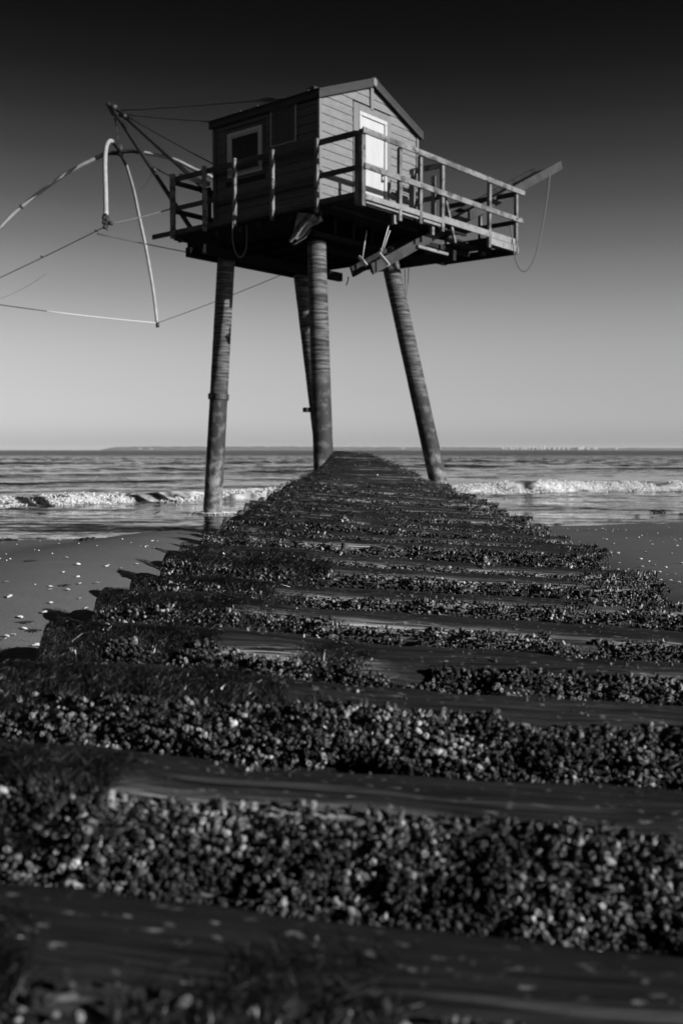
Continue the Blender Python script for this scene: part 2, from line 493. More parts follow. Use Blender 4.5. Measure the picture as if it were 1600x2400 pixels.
# ------------------------------------------------------------------ sea
BX = np.array((-60, -16, -7.4, -3.6, 3.2, 10.8, 40, 120.)); BY = np.array((9, 17.0, 22.0, 25.6, 28.4, 31.2, 41, 66.))
def breaker_d(x, y):
    """distance seaward of the breaking crest"""
    yb = np.interp(x, BX, BY) + 0.8 * (fbm(x * .35, 0 * x, 41, 2) - .5)
    return (y - yb) * 0.9
def crest_h(x):
    return 0.10 + 0.16 * fbm(x * .5 + 3, 0 * x, 44, 2) + 0.09 * np.clip((x + 3) / 8, 0, 1)
def sea_z(x, y):
    d = breaker_d(x, y)
    s = seaward(x, y)
    dep = np.clip(s / 5., 0, 1)
    h = crest_h(x)
    face = np.where(d < 0, np.exp(-(d / .32) ** 2), np.exp(-(d / 1.5) ** 2))
    z = h * face
    lump = (fbm(x * 2.6, y * 3.2, 51, 3) - .5)
    z = z + 0.11 * lump * np.exp(-((d + .3) / 1.1) ** 2)
    # swells rolling in behind
    for dd, hh, ww, sd in ((15, .11, 1.6, 61), (26, .16, 2.2, 62), (38, .22, 3.5, 63), (62, .22, 4.5, 64)):
        amp = np.clip(fbm(x * .06 + sd, y * .02, sd, 2) * 2.4 - .55, 0, 1)
        q = d - dd - 2.5 * (fbm(x * .05, 0 * x, sd + 9, 2) - .5)
        z = z + hh * amp * np.where(q < 0, np.exp(-(q / (ww * .45)) ** 2), np.exp(-(q / ww) ** 2))
    # small chop
    z = z + dep * (.035 * (fbm(x * .9, y * 1.9, 71, 3) - .5) + .03 * (fbm(x * .35, y * .8, 77, 2) - .5))
    # wind sea further out: short steep wavelets
    wind = np.clip((y - 34) / 70, 0, 1) ** 1.3
    k1 = 1 - np.abs(2 * fbm(x * .22 + 9, y * .62 - x * .12, 73, 2) - 1)
    k2 = 1 - np.abs(2 * vnoise(x * .7, y * 1.25, 75) - 1)
    z = z + wind * (.23 * (k1 - .6) + .10 * (k2 - .5))
    # thin swash sheet: tongues of water riding up the sand
    z = z + (1 - dep) * (.006 * (fbm(x * .8, y * 3., 81, 3) - .5))
    return z

ysea = np.concatenate([np.linspace(11.0, 40, 270), np.linspace(40.3, 150, 270), np.linspace(151, 300, 110), np.geomspace(306, 12500, 50)])
ts = np.concatenate([np.linspace(-1.6, -.45, 36), np.linspace(-.44, .44, 290), np.linspace(.45, 1.6, 36)])
T, Y = np.meshgrid(ts, ysea)
X = T * Y
Z = sea_z(X, Y)
far = np.clip((Y - 280) / 200, 0, 1)
Z = Z * (1 - far)
me = grid_mesh('sea', X, Y, Z)
d = breaker_d(X, Y)
n1 = fbm(X * 3.1, Y * 3.6, 91, 4)
foam = np.exp(-((d + .35) / .45) ** 2) * (.68 + .06 * np.clip(X / 5, -1, 1)) + (n1 - .5) * 3.2 * np.exp(-((d + .25) / .6) ** 2) - .12
n2 = fbm(X * 1.2, Y * 5, 95, 4)
foam = np.maximum(foam, np.exp(-((d + 1.5) / 1.8) ** 2) * np.clip((n2 - .60) * 6, 0, 1) * .5)
foam = np.maximum(foam, np.exp(-((d - .9) / .8) ** 2) * np.clip((n1 - .56) * 6, 0, 1) * .6)
foam = np.clip(foam, 0, 1)
at_ = me.attributes.new('foam', 'FLOAT', 'POINT')
at_.data.foreach_set('value', foam.ravel().astype(np.float32))

def sea_mat():
    m = bpy.data.materials.new('sea_water'); m.use_nodes = True
    n, l = m.node_tree.nodes, m.node_tree.links
    b = n['Principled BSDF']
    ge = n.new('ShaderNodeNewGeometry')
    at1 = n.new('ShaderNodeAttribute'); at1.attribute_name = 'foam'
    s = n.new('ShaderNodeSeparateXYZ'); l.new(ge.outputs['Position'], s.inputs[0])
    b.inputs['IOR'].default_value = 1.33
    mx = n.new('ShaderNodeMix'); mx.data_type = 'RGBA'; l.new(at1.outputs['Fac'], mx.inputs[0]); mx.inputs[6].default_value = g(.018); mx.inputs[7].default_value = g(.5)
    l.new(mx.outputs[2], b.inputs['Base Color'])
    ro = n.new('ShaderNodeMapRange'); ro.inputs[3].default_value = .04; ro.inputs[4].default_value = .8; l.new(at1.outputs['Fac'], ro.inputs[0])
    ruf = n.new('ShaderNodeMapRange'); ruf.interpolation_type = 'SMOOTHSTEP'; ruf.inputs[1].default_value = 45; ruf.inputs[2].default_value = 320; ruf.inputs[3].default_value = .0; ruf.inputs[4].default_value = .30
    l.new(s.outputs[1], ruf.inputs[0])
    ad = n.new('ShaderNodeMath'); ad.operation = 'MAXIMUM'; l.new(ro.outputs[0], ad.inputs[0]); l.new(ruf.outputs[0], ad.inputs[1])
    l.new(ad.outputs[0], b.inputs['Roughness'])
    # wind ripples: calm inshore, ruffled offshore
    off = n.new('ShaderNodeMapRange'); off.interpolation_type = 'SMOOTHSTEP'; off.inputs[1].default_value = 36; off.inputs[2].default_value = 150
    off.inputs[3].default_value = .42; off.inputs[4].default_value = .55
    l.new(s.outputs[1], off.inputs[0])
    acc = None
    for sc, rot, wgt in (((.5, 1.5, 1), -17, .6), ((.05, .22, 1), -12, .7), ((3, 7, 1), -20, .5)):
        mp = n.new('ShaderNodeMapping'); mp.inputs['Scale'].default_value = sc; mp.inputs['Rotation'].default_value = (0, 0, math.radians(rot)); l.new(ge.outputs['Position'], mp.inputs[0])
        nz = n.new('ShaderNodeTexNoise'); nz.inputs['Scale'].default_value = 1.6; nz.inputs['Detail'].default_value = 4; nz.inputs['Roughness'].default_value = .6
        l.new(mp.outputs[0], nz.inputs[0])
        v1 = n.new('ShaderNodeVectorMath'); v1.operation = 'MULTIPLY_ADD'; l.new(nz.outputs['Color'], v1.inputs[0]); v1.inputs[1].default_value = (wgt * .7, wgt * 1.6, 0); v1.inputs[2].default_value = (-wgt * .35, -wgt * .8, 0)
        if acc is None: acc = v1.outputs[0]
        else:
            va = n.new('ShaderNodeVectorMath'); va.operation = 'ADD'; l.new(acc, va.inputs[0]); l.new(v1.outputs[0], va.inputs[1]); acc = va.outputs[0]
    vs_ = n.new('ShaderNodeVectorMath'); vs_.operation = 'SCALE'; l.new(acc, vs_.inputs[0]); l.new(off.outputs[0], vs_.inputs['Scale'])
    vn = n.new('ShaderNodeVectorMath'); vn.operation = 'ADD'; l.new(vs_.outputs[0], vn.inputs[0]); l.new(ge.outputs['Normal'], vn.inputs[1])
    nn = n.new('ShaderNodeVectorMath'); nn.operation = 'NORMALIZE'; l.new(vn.outputs[0], nn.inputs[0])
    l.new(nn.outputs[0], b.inputs['Normal'])
    return m
sea = link('sea', me, sea_mat())
tag(sea, kind='structure')

# tumbling foam of the breaker: many small lumps
def lumps(P, R, seed=0):
    ico_v = np.array([(1, 0, 0), (0, 1, 0), (-1, 0, 0), (0, -1, 0), (0, 0, 1), (0, 0, -1)], float)
    ico_f = np.array([(0, 1, 4), (1, 2, 4), (2, 3, 4), (3, 0, 4), (1, 0, 5), (2, 1, 5), (3, 2, 5), (0, 3, 5)])
    rg = np.random.default_rng(seed)
    N = len(P)
    sc = R[:, None, None] * (1 + .5 * (rg.random((N, 6, 1)) - .5)) * np.array((1, 1, .8))
    V = P[:, None, :] + ico_v[None] * sc
    F = ico_f[None] + (np.arange(N) * 6)[:, None, None]
    return V.reshape(-1, 3), F.reshape(-1, 3)
N = 30000
fx = RNG.uniform(-13, 18, N)
fd = RNG.normal(-.28, .2, N)
fyb = np.interp(fx, BX, BY) + 0.8 * (fbm(fx * .35, 0 * fx, 41, 2) - .5)
fy = fyb + fd / .9
keep = fbm(fx * 1.1, fd * 1.5, 101, 3) + .07 * np.clip((fx - 1) / 4, -1, 1) > .46
keep &= RNG.random(N) < .95
fx, fy, fd = fx[keep], fy[keep], fd[keep]
fz = sea_z(fx, fy) + RNG.uniform(-.02, .05, len(fx)) * (.5 + fbm(fx * 1.7, fy, 103, 2))
V, F = lumps(np.stack([fx, fy, fz], 1), RNG.uniform(.008, .026, len(fx)), 5)
M['foam'] = material('sea_foam', .42, .55, (20, 20, 20), .9, 0)
tag(link('breaker_foam', np_mesh('breaker_foam', V, F, True), M['foam']), 'white foam tumbling along the breaking wave', 'foam', kind='stuff')

# ------------------------------------------------------------------ far shore
def far_shore():
    Yf = 8200.
    px = np.linspace(236, 2300, 520)
    x = (px - 800) / FPX * Yf
    base = np.interp(px, (236, 262, 300, 640, 900, 1100, 1200, 1600, 2300), (2, 24, 31, 31, 28, 27, 22, 19, 18.))
    top = base * (.86 + .28 * fbm(px * .12, 0 * px, 201, 4))
    prof = [(0, .0), (0, .55), (25, .9), (60, 1.0), (140, .95), (400, .6), (700, 0)]
    V = []; 
    for (dy, k) in prof:
        j = 1 + .1 * (fbm(px * .3 + dy, 0 * px + dy, 203, 2) - .5)
        V.append(np.stack([x * (Yf + dy) / Yf, np.full_like(x, Yf + dy), top * k * j - .5], 1))
    V = np.array(V)
    me = grid_mesh('far_shore', V[..., 0], V[..., 1], V[..., 2], False)
    tag(link('distant_shore', me, M['land']), kind='structure')
    # towns: pale blocks on the shore
    spots = [(1178, 10, 12), (1186, 7, 9), (1196, 9, 16), (1203, 12, 8), (1211, 6, 14), (1222, 9, 9), (1230, 11, 13), (1239, 5, 10), (1247, 7, 17), (1258, 9, 10), (1266, 8, 22), (1274, 12, 24), (1285, 8, 11), (1297, 9, 19), (1308, 10, 22), (1318, 8, 10), (1330, 10, 9), (1357, 16, 18), (1364, 9, 26), (1376, 12, 9), (1391, 9, 21), (1397, 7, 13), (1442, 8, 13), (1000, 14, 8), (1011, 10, 10), (944, 12, 8), (172, 14, 14), (330, 10, 7), (356, 12, 6), (1030, 9, 9)]
    for i, (p, w, h) in enumerate(spots):
        xx = (p - 800) / FPX * (Yf - 40)
        z0 = 8 if 240 < p < 1180 else 6
        if p < 236: z0 = -1
        m = MB(); m.box(-w, w, -8, 8, 0, h * 1.25, .2)
        m.box(-w * .5, w * .3, -4, 4, h * 1.25 - .3, h * 1.25 + 2.5, .2)
        o = m.build('shore_building', M['building'])
        o.location = (xx, Yf - 40, z0)
        special = {172: 'lone pale building on the horizon at far left, left of the wooded shore', 944: 'tiny pale building on the far shore just left of the right pile', 1442: 'last tiny pale building at the right end of the far town', 1357: 'broadest pale block in the right half of the far town', 1364: 'tallest pale tower block in the far town on the horizon'}
        if p in special:
            tag(o, special[p], 'building', 'pale buildings along the far shore')
        elif p < 400:
            tag(o, 'tiny pale house among the woods at the left end of the far shore', 'building', 'pale buildings along the far shore')
        elif p < 1100:
            tag(o, 'tiny pale house on the far shore just right of the right pile', 'building', 'pale buildings along the far shore')
        else:
            tag(o, 'tiny pale block in the far town on the right horizon', 'building', 'pale buildings along the far shore')
far_shore()

# ------------------------------------------------------------------ stilt hut: local x = q (right and away), y = p (left and away)
TH = math.radians(50.3)
r_ = ray(848, 470)
CX, CY = r_.x / r_.y * 17.0, 17.0
hut = empty('stilt_fishing_hut', (CX, CY, 0), TH)
tag(hut, 'boarded fishing hut with white door on a railed platform standing on four tall piles', 'fishing hut')
hut_m = Matrix.Translation((CX, CY, 0)) @ Matrix.Rotation(TH, 4, 'Z')
hut_inv = hut_m.inverted()
def W(q, p, z): return hut_m @ Vector((q, p, z))
def loc(v): return hut_inv @ v

GP = 1.20      # gable wall face
Q0, Q1 = 0.30, 3.28
P1_, P2_ = 1.20, 3.92
APQ = 1.78
AZ = 8.20
SLP = 0.392
def roof_top(q): return AZ - abs(q - APQ) * SLP
def wall_top(q): return roof_top(q) - 0.10

# piles -------------------------------------------------------------
def pile(top_qp, ztop, pts, seed, parent=hut):
    """pts: top point and a second point in world space; extended down to z=-0.7"""
    a = W(*top_qp, ztop); b = Vector(pts)
    d = (b - a); k = (-0.7 - a.z) / d.z
    bot = a + d * k
    n = 260; seg = 22
    m = MB()
    P = []; R = []
    L = (bot - a).length
    s = 0
    rg = random.Random(seed)
    ring = [rg.uniform(.6, 1.0) for _ in range(400)]
    for i in range(n + 1):
        t = i / n
        P.append(a.lerp(bot, t))
        z = a.lerp(bot, t).z
        ph = t * L / 0.046
        rr = 0.174 + 0.010 * t
        cyc = ph % 1
        groove = -.011 * ring[int(ph)] * math.exp(-((cyc - .5) / .2) ** 2)
        if z < 2.4: groove *= max(.25, (z - .6) / 1.8)
        bump = 0.0
        if z < 1.0: bump = .008 * (rg.random() - .3)
        R.append(rr + groove + bump)
    loc_pts = [loc(p) for p in P]
    m.tube(loc_pts, R, seg)
    o = m.build('pile', M['pile'], parent)
    return o, a, bot
pl1, a1, b1 = pile((.5, 1.45), 5.0, at(760, 1150, 17.75), 1)
pl2, a2, b2 = pile((.5, 3.8), 5.0, at(498, 1203, 19.7), 2)
pl3, a3, b3 = pile((2.7, 1.45), 5.0, at(1031, 1150, 20.2), 3)
pl4, a4, b4 = pile((2.7, 3.8), 5.0, at(744, 957, 21.9), 4)
def on_pile(a, b, z): return a.lerp(b, (a.z - z) / (a.z - b.z))
# froth round the foot of the left pile
c = on_pile(a2, b2, 0.0)
N = 420
fa = RNG.uniform(0, 2 * PI, N); fr_ = .19 + np.abs(RNG.normal(0, .07, N))
V, F = lumps(np.stack([c.x + np.cos(fa) * fr_ * 1.3, c.y + np.sin(fa) * fr_, .006 + RNG.uniform(0, .015, N)], 1), RNG.uniform(.006, .018, N), 21)
tag(link('pile_froth', np_mesh('pile_froth', V, F, True), M['foam']), 'ring of white froth round the foot of the left pile', 'foam', kind='stuff')
# clamp band on the left pile, bracket on the far pile
c = on_pile(a2, b2, 2.30); dd = (b2 - a2).normalized()
m = MB(); m.tube([loc(c - dd * .06), loc(c - dd * .055), loc(c + dd * .055), loc(c + dd * .06)], [.19, .202, .202, .19], 22, smooth=False)
m.box(*[x for q in zip(loc(c) - Vector((.26, .03, .05)), loc(c) + Vector((-.17, .03, .05))) for x in q])
m.build('clamp_band', M['metal'], pl2)
c = on_pile(a4, b4, 2.13)
m = MB(); lc = loc(c + Vector((-.23, -.02, 0))); m.box(lc.x - .08, lc.x + .08, lc.y - .06, lc.y + .06, lc.z - .05, lc.z + .05)
m.build('bracket', M['metal'], pl4)

# platform ----------------------------------------------------------
platform = MB()
platform = empty('platform'); platform.parent = hut
def part(name, mb, mat, parent): return mb.build(name, M[mat], parent)
# main bearers along u, beside the pile heads
for (y0, y1, x0, x1) in ((3.52, 3.64, -.37, 3.75), (3.97, 4.09, -.30, 3.7), (1.17, 1.29, .10, 3.3), (1.62, 1.74, .05, 3.35)):
    part('bearer', MB().box(x0, x1, y0, y1, 5.045 if y0 < 1.5 else 4.95, 5.13, .01), 'bearer', platform)
# joists along v
for x, y0, y1 in ((.06, 1.2, 4.4), (.62, 1.1, 4.4), (1.15, 1.1, 4.4), (1.7, 1.1, 4.4), (2.2, 1.1, 4.4), (2.72, 1.1, 4.4), (3.30, 1.0, 4.4)):
    part('joist', MB().box(x - .035, x + .035, y0, y1, 5.133, 5.455, .006), 'bearer', platform)
part('joist', MB().box(3.16, 3.26, .25, 2.3, 4.93, 5.128, .006), 'wooddark', platform)
for y in (.12, .65, 4.73):
    part('rim_joist', MB().box(-.01, 3.38, y - .03, y + .03, 5.40, 5.46, .006), 'wooddark', platform)
# slanting strut beneath, pale edged
part('cross_batten', MB().box(2.15, 3.25, .36, .42, 5.03, 5.085, .006), 'toe', platform)
# deck boards along u
y = 0.0; rg = random.Random(3)
while y < 4.75:
    w = .138
    x1 = 3.42 + rg.uniform(-.03, .03)
    part('deck_board', MB().box(-.02 + rg.uniform(-.015, .01), x1, y, y + w, 5.462, 5.50, .004), 'wooddark', platform)
    y += w + rg.uniform(.010, .02)
# landing on the right
for yb in (.06, .55, 1.1, 1.66):
    part('landing_joist', MB().box(3.30 if yb > .3 else 4.05, 5.10, yb - .035, yb + .035, 5.32 if yb < .3 or yb > 1.5 else 5.36, 5.458, .006), 'wooddark', platform)
x = 4.12
while x < 5.0:
    part('deck_board', MB().box(x, x + .135, .03, 1.72 + rg.uniform(-.02, .02), 5.461, 5.498, .004), 'wooddark', platform)
    x += .148
part('landing_beam', MB().box(2.6, 5.12, 1.70, 1.80, 5.28, 5.455, .006), 'wooddark', platform)
part('landing_beam', MB().box(5.03, 5.12, .03, 1.69, 5.29, 5.455, .006), 'wooddark', platform)
part('batten_end', MB().box(4.42, 4.62, .4, .52, 5.24, 5.315, .006), 'wooddark', platform)
# small block ends hanging below the gable edge
for x in (.95, 2.12):
    part('block', MB().box(x, x + .07, .03, .10, 5.22, 5.37, .006), 'toe', platform)
for y in (.9, 1.55, 2.35, 2.85, 3.45, 4.5):
    part('block', MB().box(-.03, .02, y, y + .11, 5.28 + rg.uniform(0, .06), 5.42, .006), 'wooddark', platform)

# railings ----------------------------------------------------------
railing = empty('railing'); railing.parent = hut
def rail_part(name, mb, mat='wood'): return mb.build(name, M[mat], railing)
def jbeam(a, b, w, h):
    return MB().beam(a, b, w, h)
# gable side: posts behind the rails
for q, zb, w in ((1.04, 5.27, .078), (1.66, 5.33, .078), (2.37, 5.31, .085), (4.03, 5.27, .08), (5.08, 5.29, .075)):
    rail_part('post', MB().box(q - w / 2, q + w / 2, -.045, .02, zb, 6.53, .005))
    rail_part('bolt', MB().tube([(q + .005, -.05, zb + .07), (q + .005, -.043, zb + .07)], .012, 8), 'metal')
# corner post: two timbers bolted together
rail_part('corner_post', MB().box(-.05, .05, -.045, .035, 5.34, 6.6, .006))
rail_part('corner_post', MB().box(-.05, .03, .04, .13, 5.36, 6.585, .006), 'wood')
rail_part('top_rail', MB().box(-.06, 5.33, -.085, -.048, 6.518, 6.618, .006))
rail_part('middle_rail', MB().box(-.01, 5.28, -.083, -.048, 5.945, 6.045, .006))
rail_part('toe_board', MB().box(.06, 1.66, -.042, -.010, 5.46, 5.555, .004), 'toe')
rail_part('toe_board', MB().box(1.665, 2.36, -.042, -.012, 5.45, 5.552, .004), 'toe')
rail_part('toe_board', MB().box(2.42, 5.02, -.038, -.010, 5.475, 5.60, .004), 'toe')
rail_part('fascia_board', MB().box(4.05, 5.16, -.04, -.012, 5.34, 5.47, .004), 'toe')
rail_part('fascia_batten', MB().box(.08, 1.6, -.03, -.002, 5.40, 5.435, .003), 'toe')
rail_part('fascia_batten', MB().box(1.75, 2.3, -.034, -.004, 5.385, 5.43, .003), 'toe')
# left side: posts stand outside the rails
for p, zb, zt in ((.97, 5.37, 6.63), (2.03, 5.39, 6.645), (3.0, 5.42, 6.665), (3.82, 5.44, 6.67)):
    rail_part('post', MB().box(-.075, -.01, p - .035, p + .035, zb, zt, .005))
rail_part('post', MB().box(-.075, .01, 4.70, 4.79, 5.43, 6.68, .005))
for (p0, p1) in ((.135, 2.03), (2.032, 4.70)):
    rail_part('top_rail', MB().box(-.006, .032, p0, p1, 6.52 + .012 * (p0 > 1), 6.618 + .014 * (p0 > 1), .005), 'railshade')
    rail_part('middle_rail', MB().box(-.006, .032, p0, p1, 5.955 + .014 * (p0 > 1), 6.045 + .014 * (p0 > 1), .005), 'railshade')
rail_part('toe_board', MB().box(-.008, .03, .14, 5.42, 5.505, 5.60, .005), 'railshade')
# far left end and round the back
rail_part('top_rail', MB().box(.03, 3.2, 4.795, 4.83, 6.50, 6.60, .005), 'railshade')
rail_part('middle_rail', MB().box(.03, 3.2, 4.795, 4.83, 5.94, 6.04, .005), 'railshade')
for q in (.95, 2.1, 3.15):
    rail_part('post', MB().box(q - .035, q + .035, 4.72, 4.79, 5.50, 6.62, .005), 'railshade')
# right end of the landing
rail_part('top_rail', MB().box(5.045, 5.085, -.04, 1.76, 6.47, 6.57, .005), 'railshade')
rail_part('middle_rail', MB().box(5.045, 5.085, .03, 1.76, 5.90, 5.99, .005), 'railshade')
rail_part('post', MB().box(5.09, 5.155, .84, .91, 5.46, 6.58, .005))
rail_part('post', MB().box(5.09, 5.155, 1.69, 1.76, 5.46, 6.58, .005))
# inner rail between deck and gangway well
rail_part('top_rail', MB().box(2.42, 2.46, .03, .78, 6.50, 6.60, .005))
rail_part('middle_rail', MB().box(2.42, 2.46, .03, .78, 5.93, 6.02, .005))
rail_part('post', MB().box(2.35, 2.415, .62, .70, 5.50, 6.56, .005))
rail_part('post', MB().box(2.35, 2.415, .16, .23, 5.50, 6.36, .005))
rail_part('post', MB().box(2.62, 2.69, .86, .93, 5.50, 6.40, .005))
rail_part('brace', MB().beam((2.50, .05, 6.1), (2.86, .02, 5.18), .06, .05, up=Vector((0, 1, 0))))
rail_part('board', MB().box(2.45, 3.02, .93, .96, 6.22, 6.34, .005))
rail_part('board', MB().box(2.45, 3.02, .93, .96, 5.55, 5.68, .005))
# right side of the main deck behind the hut
rail_part('top_rail', MB().box(3.37, 3.41, 1.78, 4.7, 6.5, 6.6, .005))
for p in (1.8, 3.2, 4.65):
    rail_part('post', MB().box(3.415, 3.48, p - .035, p + .035, 5.3, 6.62, .005))

# hut walls ---------------------------------------------------------
def weather_board(poly_bottom, poly_top, z0, z1, axis, face, out):
    """lapped board; poly_* = (lo,hi) extents at z0 and z1; face = coordinate of the wall face, out = -1/+1 direction of outside"""
    (l0, h0), (l1, h1) = poly_bottom, poly_top
    t0, t1 = .024, .012
    def P(a, o, z):
        return (a, face + out * o, z) if axis == 'x' else (face + out * o, a, z)
    vs = [P(l0, t0, z0), P(h0, t0, z0), P(h1, t1, z1), P(l1, t1, z1), P(l0, 0, z0), P(h0, 0, z0), P(h1, 0, z1), P(l1, 0, z1)]
    fs = [(0, 1, 2, 3), (7, 6, 5, 4), (0, 4, 5, 1), (3, 2, 6, 7), (0, 3, 7, 4), (1, 5, 6, 2)]
    m = MB(); m.add(vs, fs); return m
ROW = .155
Z0 = 5.52
wall_g = MB().prism([(Q0 + .02, 5.502), (Q1 - .02, 5.502), (Q1 - .02, wall_top(Q1) - .01), (APQ, wall_top(APQ) - .01), (Q0 + .02, wall_top(Q0) - .01)], GP + .026, GP + .06).build('wall', M['wooddark'], hut)
def gable_span(z):
    if z <= wall_top(Q0): return Q0 + .045, Q1 - .045
    k = (AZ - .10 - z) / SLP
    return APQ - k, APQ + k
DL, DR, DT = 1.24, 2.39, 7.65        # door surround
z = Z0
while z < 8.07:
    z1 = min(z + ROW - .007, 8.075)
    a0, a1_ = gable_span(z), gable_span(z1)
    if z < DT - .02:
        weather_board((a0[0], DL), (a1_[0], DL), z, z1, 'x', GP + .025, -1).build('siding_board', M['siding'], wall_g)
        weather_board((DR, a0[1]), (DR, a1_[1]), z, z1, 'x', GP + .025, -1).build('siding_board', M['siding'], wall_g)
    else:
        s0 = APQ - .045; s1 = APQ + .045
        if a1_[0] < s0:
            weather_board((a0[0], s0), (a1_[0], s0), z, z1, 'x', GP + .025, -1).build('siding_board', M['siding'], wall_g)
            weather_board((s1, a0[1]), (s1, a1_[1]), z, z1, 'x', GP + .025, -1).build('siding_board', M['siding'], wall_g)
    z += ROW
MB().box(APQ - .043, APQ + .043, GP - .028, GP + .02, 7.62, 8.06, .003).build('king_board', M['sidingv'], wall_g)
MB().box(Q0 - .02, Q0 + .045, GP - .018, GP + .04, 5.51, wall_top(Q0) - .005, .003).build('corner_board', M['sidingv'], wall_g)
MB().box(Q1 - .045, Q1 + .02, GP - .018, GP + .04, 5.51, wall_top(Q1) - .005, .003).build('corner_board', M['sidingv'], wall_g)
# left wall with window and panel openings
WL, WR, WB, WT = 2.61, 3.52, 6.45, 7.28
wall_l = MB().box(Q0 + .026, Q0 + .05, P1_ + .065, P2_ - .02, 5.502, wall_top(Q0) - .01).build('wall', M['wooddark'], hut)
z = Z0
while z < 7.46:
    z1 = min(z + ROW - .007, wall_top(Q0) - .012)
    segs = [(P1_ + .045, P2_ - .075)]
    if z1 > WB - .07 and z < WT + .07:
        segs = [(P1_ + .045, WL - .075), (WR + .075, P2_ - .075)]
    for (s0, s1) in segs:
        weather_board((s0, s1), (s0, s1), z, z1, 'y', Q0 + .025, -1).build('siding_board', M['sidingshade'], wall_l)
    z += ROW
MB().box(Q0 - .018, Q0 + .02, P1_ - .005, P1_ + .043, 5.51, wall_top(Q0) - .008, .003).build('corner_board', M['trimshade'], wall_l)
MB().box(Q0 - .02, Q0 + .02, P2_ - .073, P2_ + .01, 5.51, wall_top(Q0) - .008, .003).build('corner_board', M['trimshade'], wall_l)
# right and back walls
wall_r = MB().box(Q1 - .05, Q1 - .026, P1_ + .065, P2_ - .02, 5.502, wall_top(Q1) - .01).build('wall', M['wooddark'], hut)
wall_b = MB().prism([(Q0 + .052, 5.502), (Q1 - .052, 5.502), (Q1 - .052, wall_top(Q1) - .01), (APQ, wall_top(APQ) - .01), (Q0 + .052, wall_top(Q0) - .01)], P2_ - .018, P2_ + .01).build('wall', M['wooddark'], hut)
z = Z0
while z < 8.07:
    z1 = min(z + ROW - .007, 8.075)
    if z < 7.40:
        weather_board((P1_ + .045, P2_ - .02), (P1_ + .045, P2_ - .02), z, z1, 'y', Q1 - .025, 1).build('siding_board', M['siding'], wall_r)
    a0, a1_ = gable_span(z), gable_span(z1)
    weather_board(a0, a1_, z, z1, 'x', P2_ + .012, 1).build('siding_board', M['siding'], wall_b)
    z += ROW

# door
door = MB().box(1.475, 2.175, GP - .004, GP + .022, 5.56, 7.44, .003).build('door', M['white'], hut)
MB().box(1.405, 1.468, GP - .026, GP + .022, 5.54, 7.447, .004).build('door_frame', M['white'], door)
MB().box(2.182, 2.25, GP - .026, GP + .022, 5.54, 7.447, .004).build('door_frame', M['white'], door)
MB().box(1.405, 2.25, GP - .027, GP + .022, 7.45, 7.52, .004).build('door_frame', M['white'], door)
for (q0, q1, z0, z1) in ((DL + .003, 1.402, 5.51, DT), (2.253, DR - .003, 5.51, DT), (1.404, 2.251, 7.523, DT)):
    MB().box(q0, q1, GP - .014, GP + .022, z0, z1, .003).build('door_surround', M['sidingv'], hut)
# hinges and latch
hb = MB(); hb.box(1.46, 1.49, GP - .034, GP - .006, 6.40, 6.59, .003); hb.box(1.468, 1.54, GP - .03, GP - .008, 6.55, 6.575, .003); hb.box(1.468, 1.54, GP - .03, GP - .008, 6.42, 6.445, .003)
hb.build('hinge', M['metal'], door)
hn = MB(); hn.tube(bez([(2.10, GP - .01, 6.46), (2.10, GP - .05, 6.48), (2.10, GP - .05, 6.56), (2.10, GP - .01, 6.59)], 6), .009, 8); hn.box(2.085, 2.17, GP - .028, GP - .004, 6.37, 6.405, .003); hn.box(2.085, 2.115, GP - .018, GP - .004, 6.35, 6.63, .003)
hn.build('door_handle', M['metal'], door)
MB().tube([(1.473, GP - .02, 6.0), (1.473, GP - .02, 6.1)], .014, 8).build('hinge', M['metal'], door)
MB().box(1.39, 2.27, GP - .05, GP + .02, 5.503, 5.538, .004).build('door_sill', M['toe'], door)

# window
win = empty('window'); win.parent = hut
MB().box(Q0 + .012, Q0 + .018, WL + .05, WR - .05, WB + .05, WT - .05, .001).build('pane', M['glass'], win)
def frame_rect(o0, o1, x0, x1, mat, name, parent):
    (l, r, b, t) = o0; w = o1
    MB().box(x0, x1, l, l + w, b, t, .003).build(name, M[mat], parent)
    MB().box(x0, x1, r - w, r, b, t, .003).build(name, M[mat], parent)
    MB().box(x0 + .001, x1 - .001, l + w + .0005, r - w - .0005, t - w, t, .003).build(name, M[mat], parent)
    MB().box(x0 + .001, x1 - .001, l + w + .0005, r - w - .0005, b, b + w, .003).build(name, M[mat], parent)
frame_rect((WL - .07, WR + .07, WB - .07, WT + .07), .066, Q0 - .006, Q0 + .024, 'trimshade', 'window_surround', win)
frame_rect((WL, WR, WB, WT), .062, Q0 - .022, Q0 + .024, 'window_white', 'window_frame', win)
frame_rect((WL + .067, WR - .067, WB + .067, WT - .067), .034, Q0 - .012, Q0 + .011, 'window_white', 'sash', win)
# framed dark panel
PA, PB, PC, PD = 1.74, 2.37, 6.81, 7.48
pan = MB().box(Q0 - .028, Q0 - .012, PA + .025, PB - .025, PC + .025, PD - .025, .002).build('wall_panel', M['panel'], hut)
frame_rect((PA, PB, PC, PD), .022, Q0 - .036, Q0 - .005, 'panelframe', 'panel_frame', pan)
for k in range(1, 4):
    yy = PA + .025 + k * .145
    MB().box(Q0 - .031, Q0 - .0285, yy - .003, yy + .003, PC + .026, PD - .026, .0005).build('panel_bar', M['barge'], pan)
for k in range(1, 6):
    zz = PC + .025 + k * .103
    MB().box(Q0 - .0315, Q0 - .0287, PA + .026, PB - .026, zz - .0025, zz + .0025, .0005).build('panel_bar', M['barge'], pan)

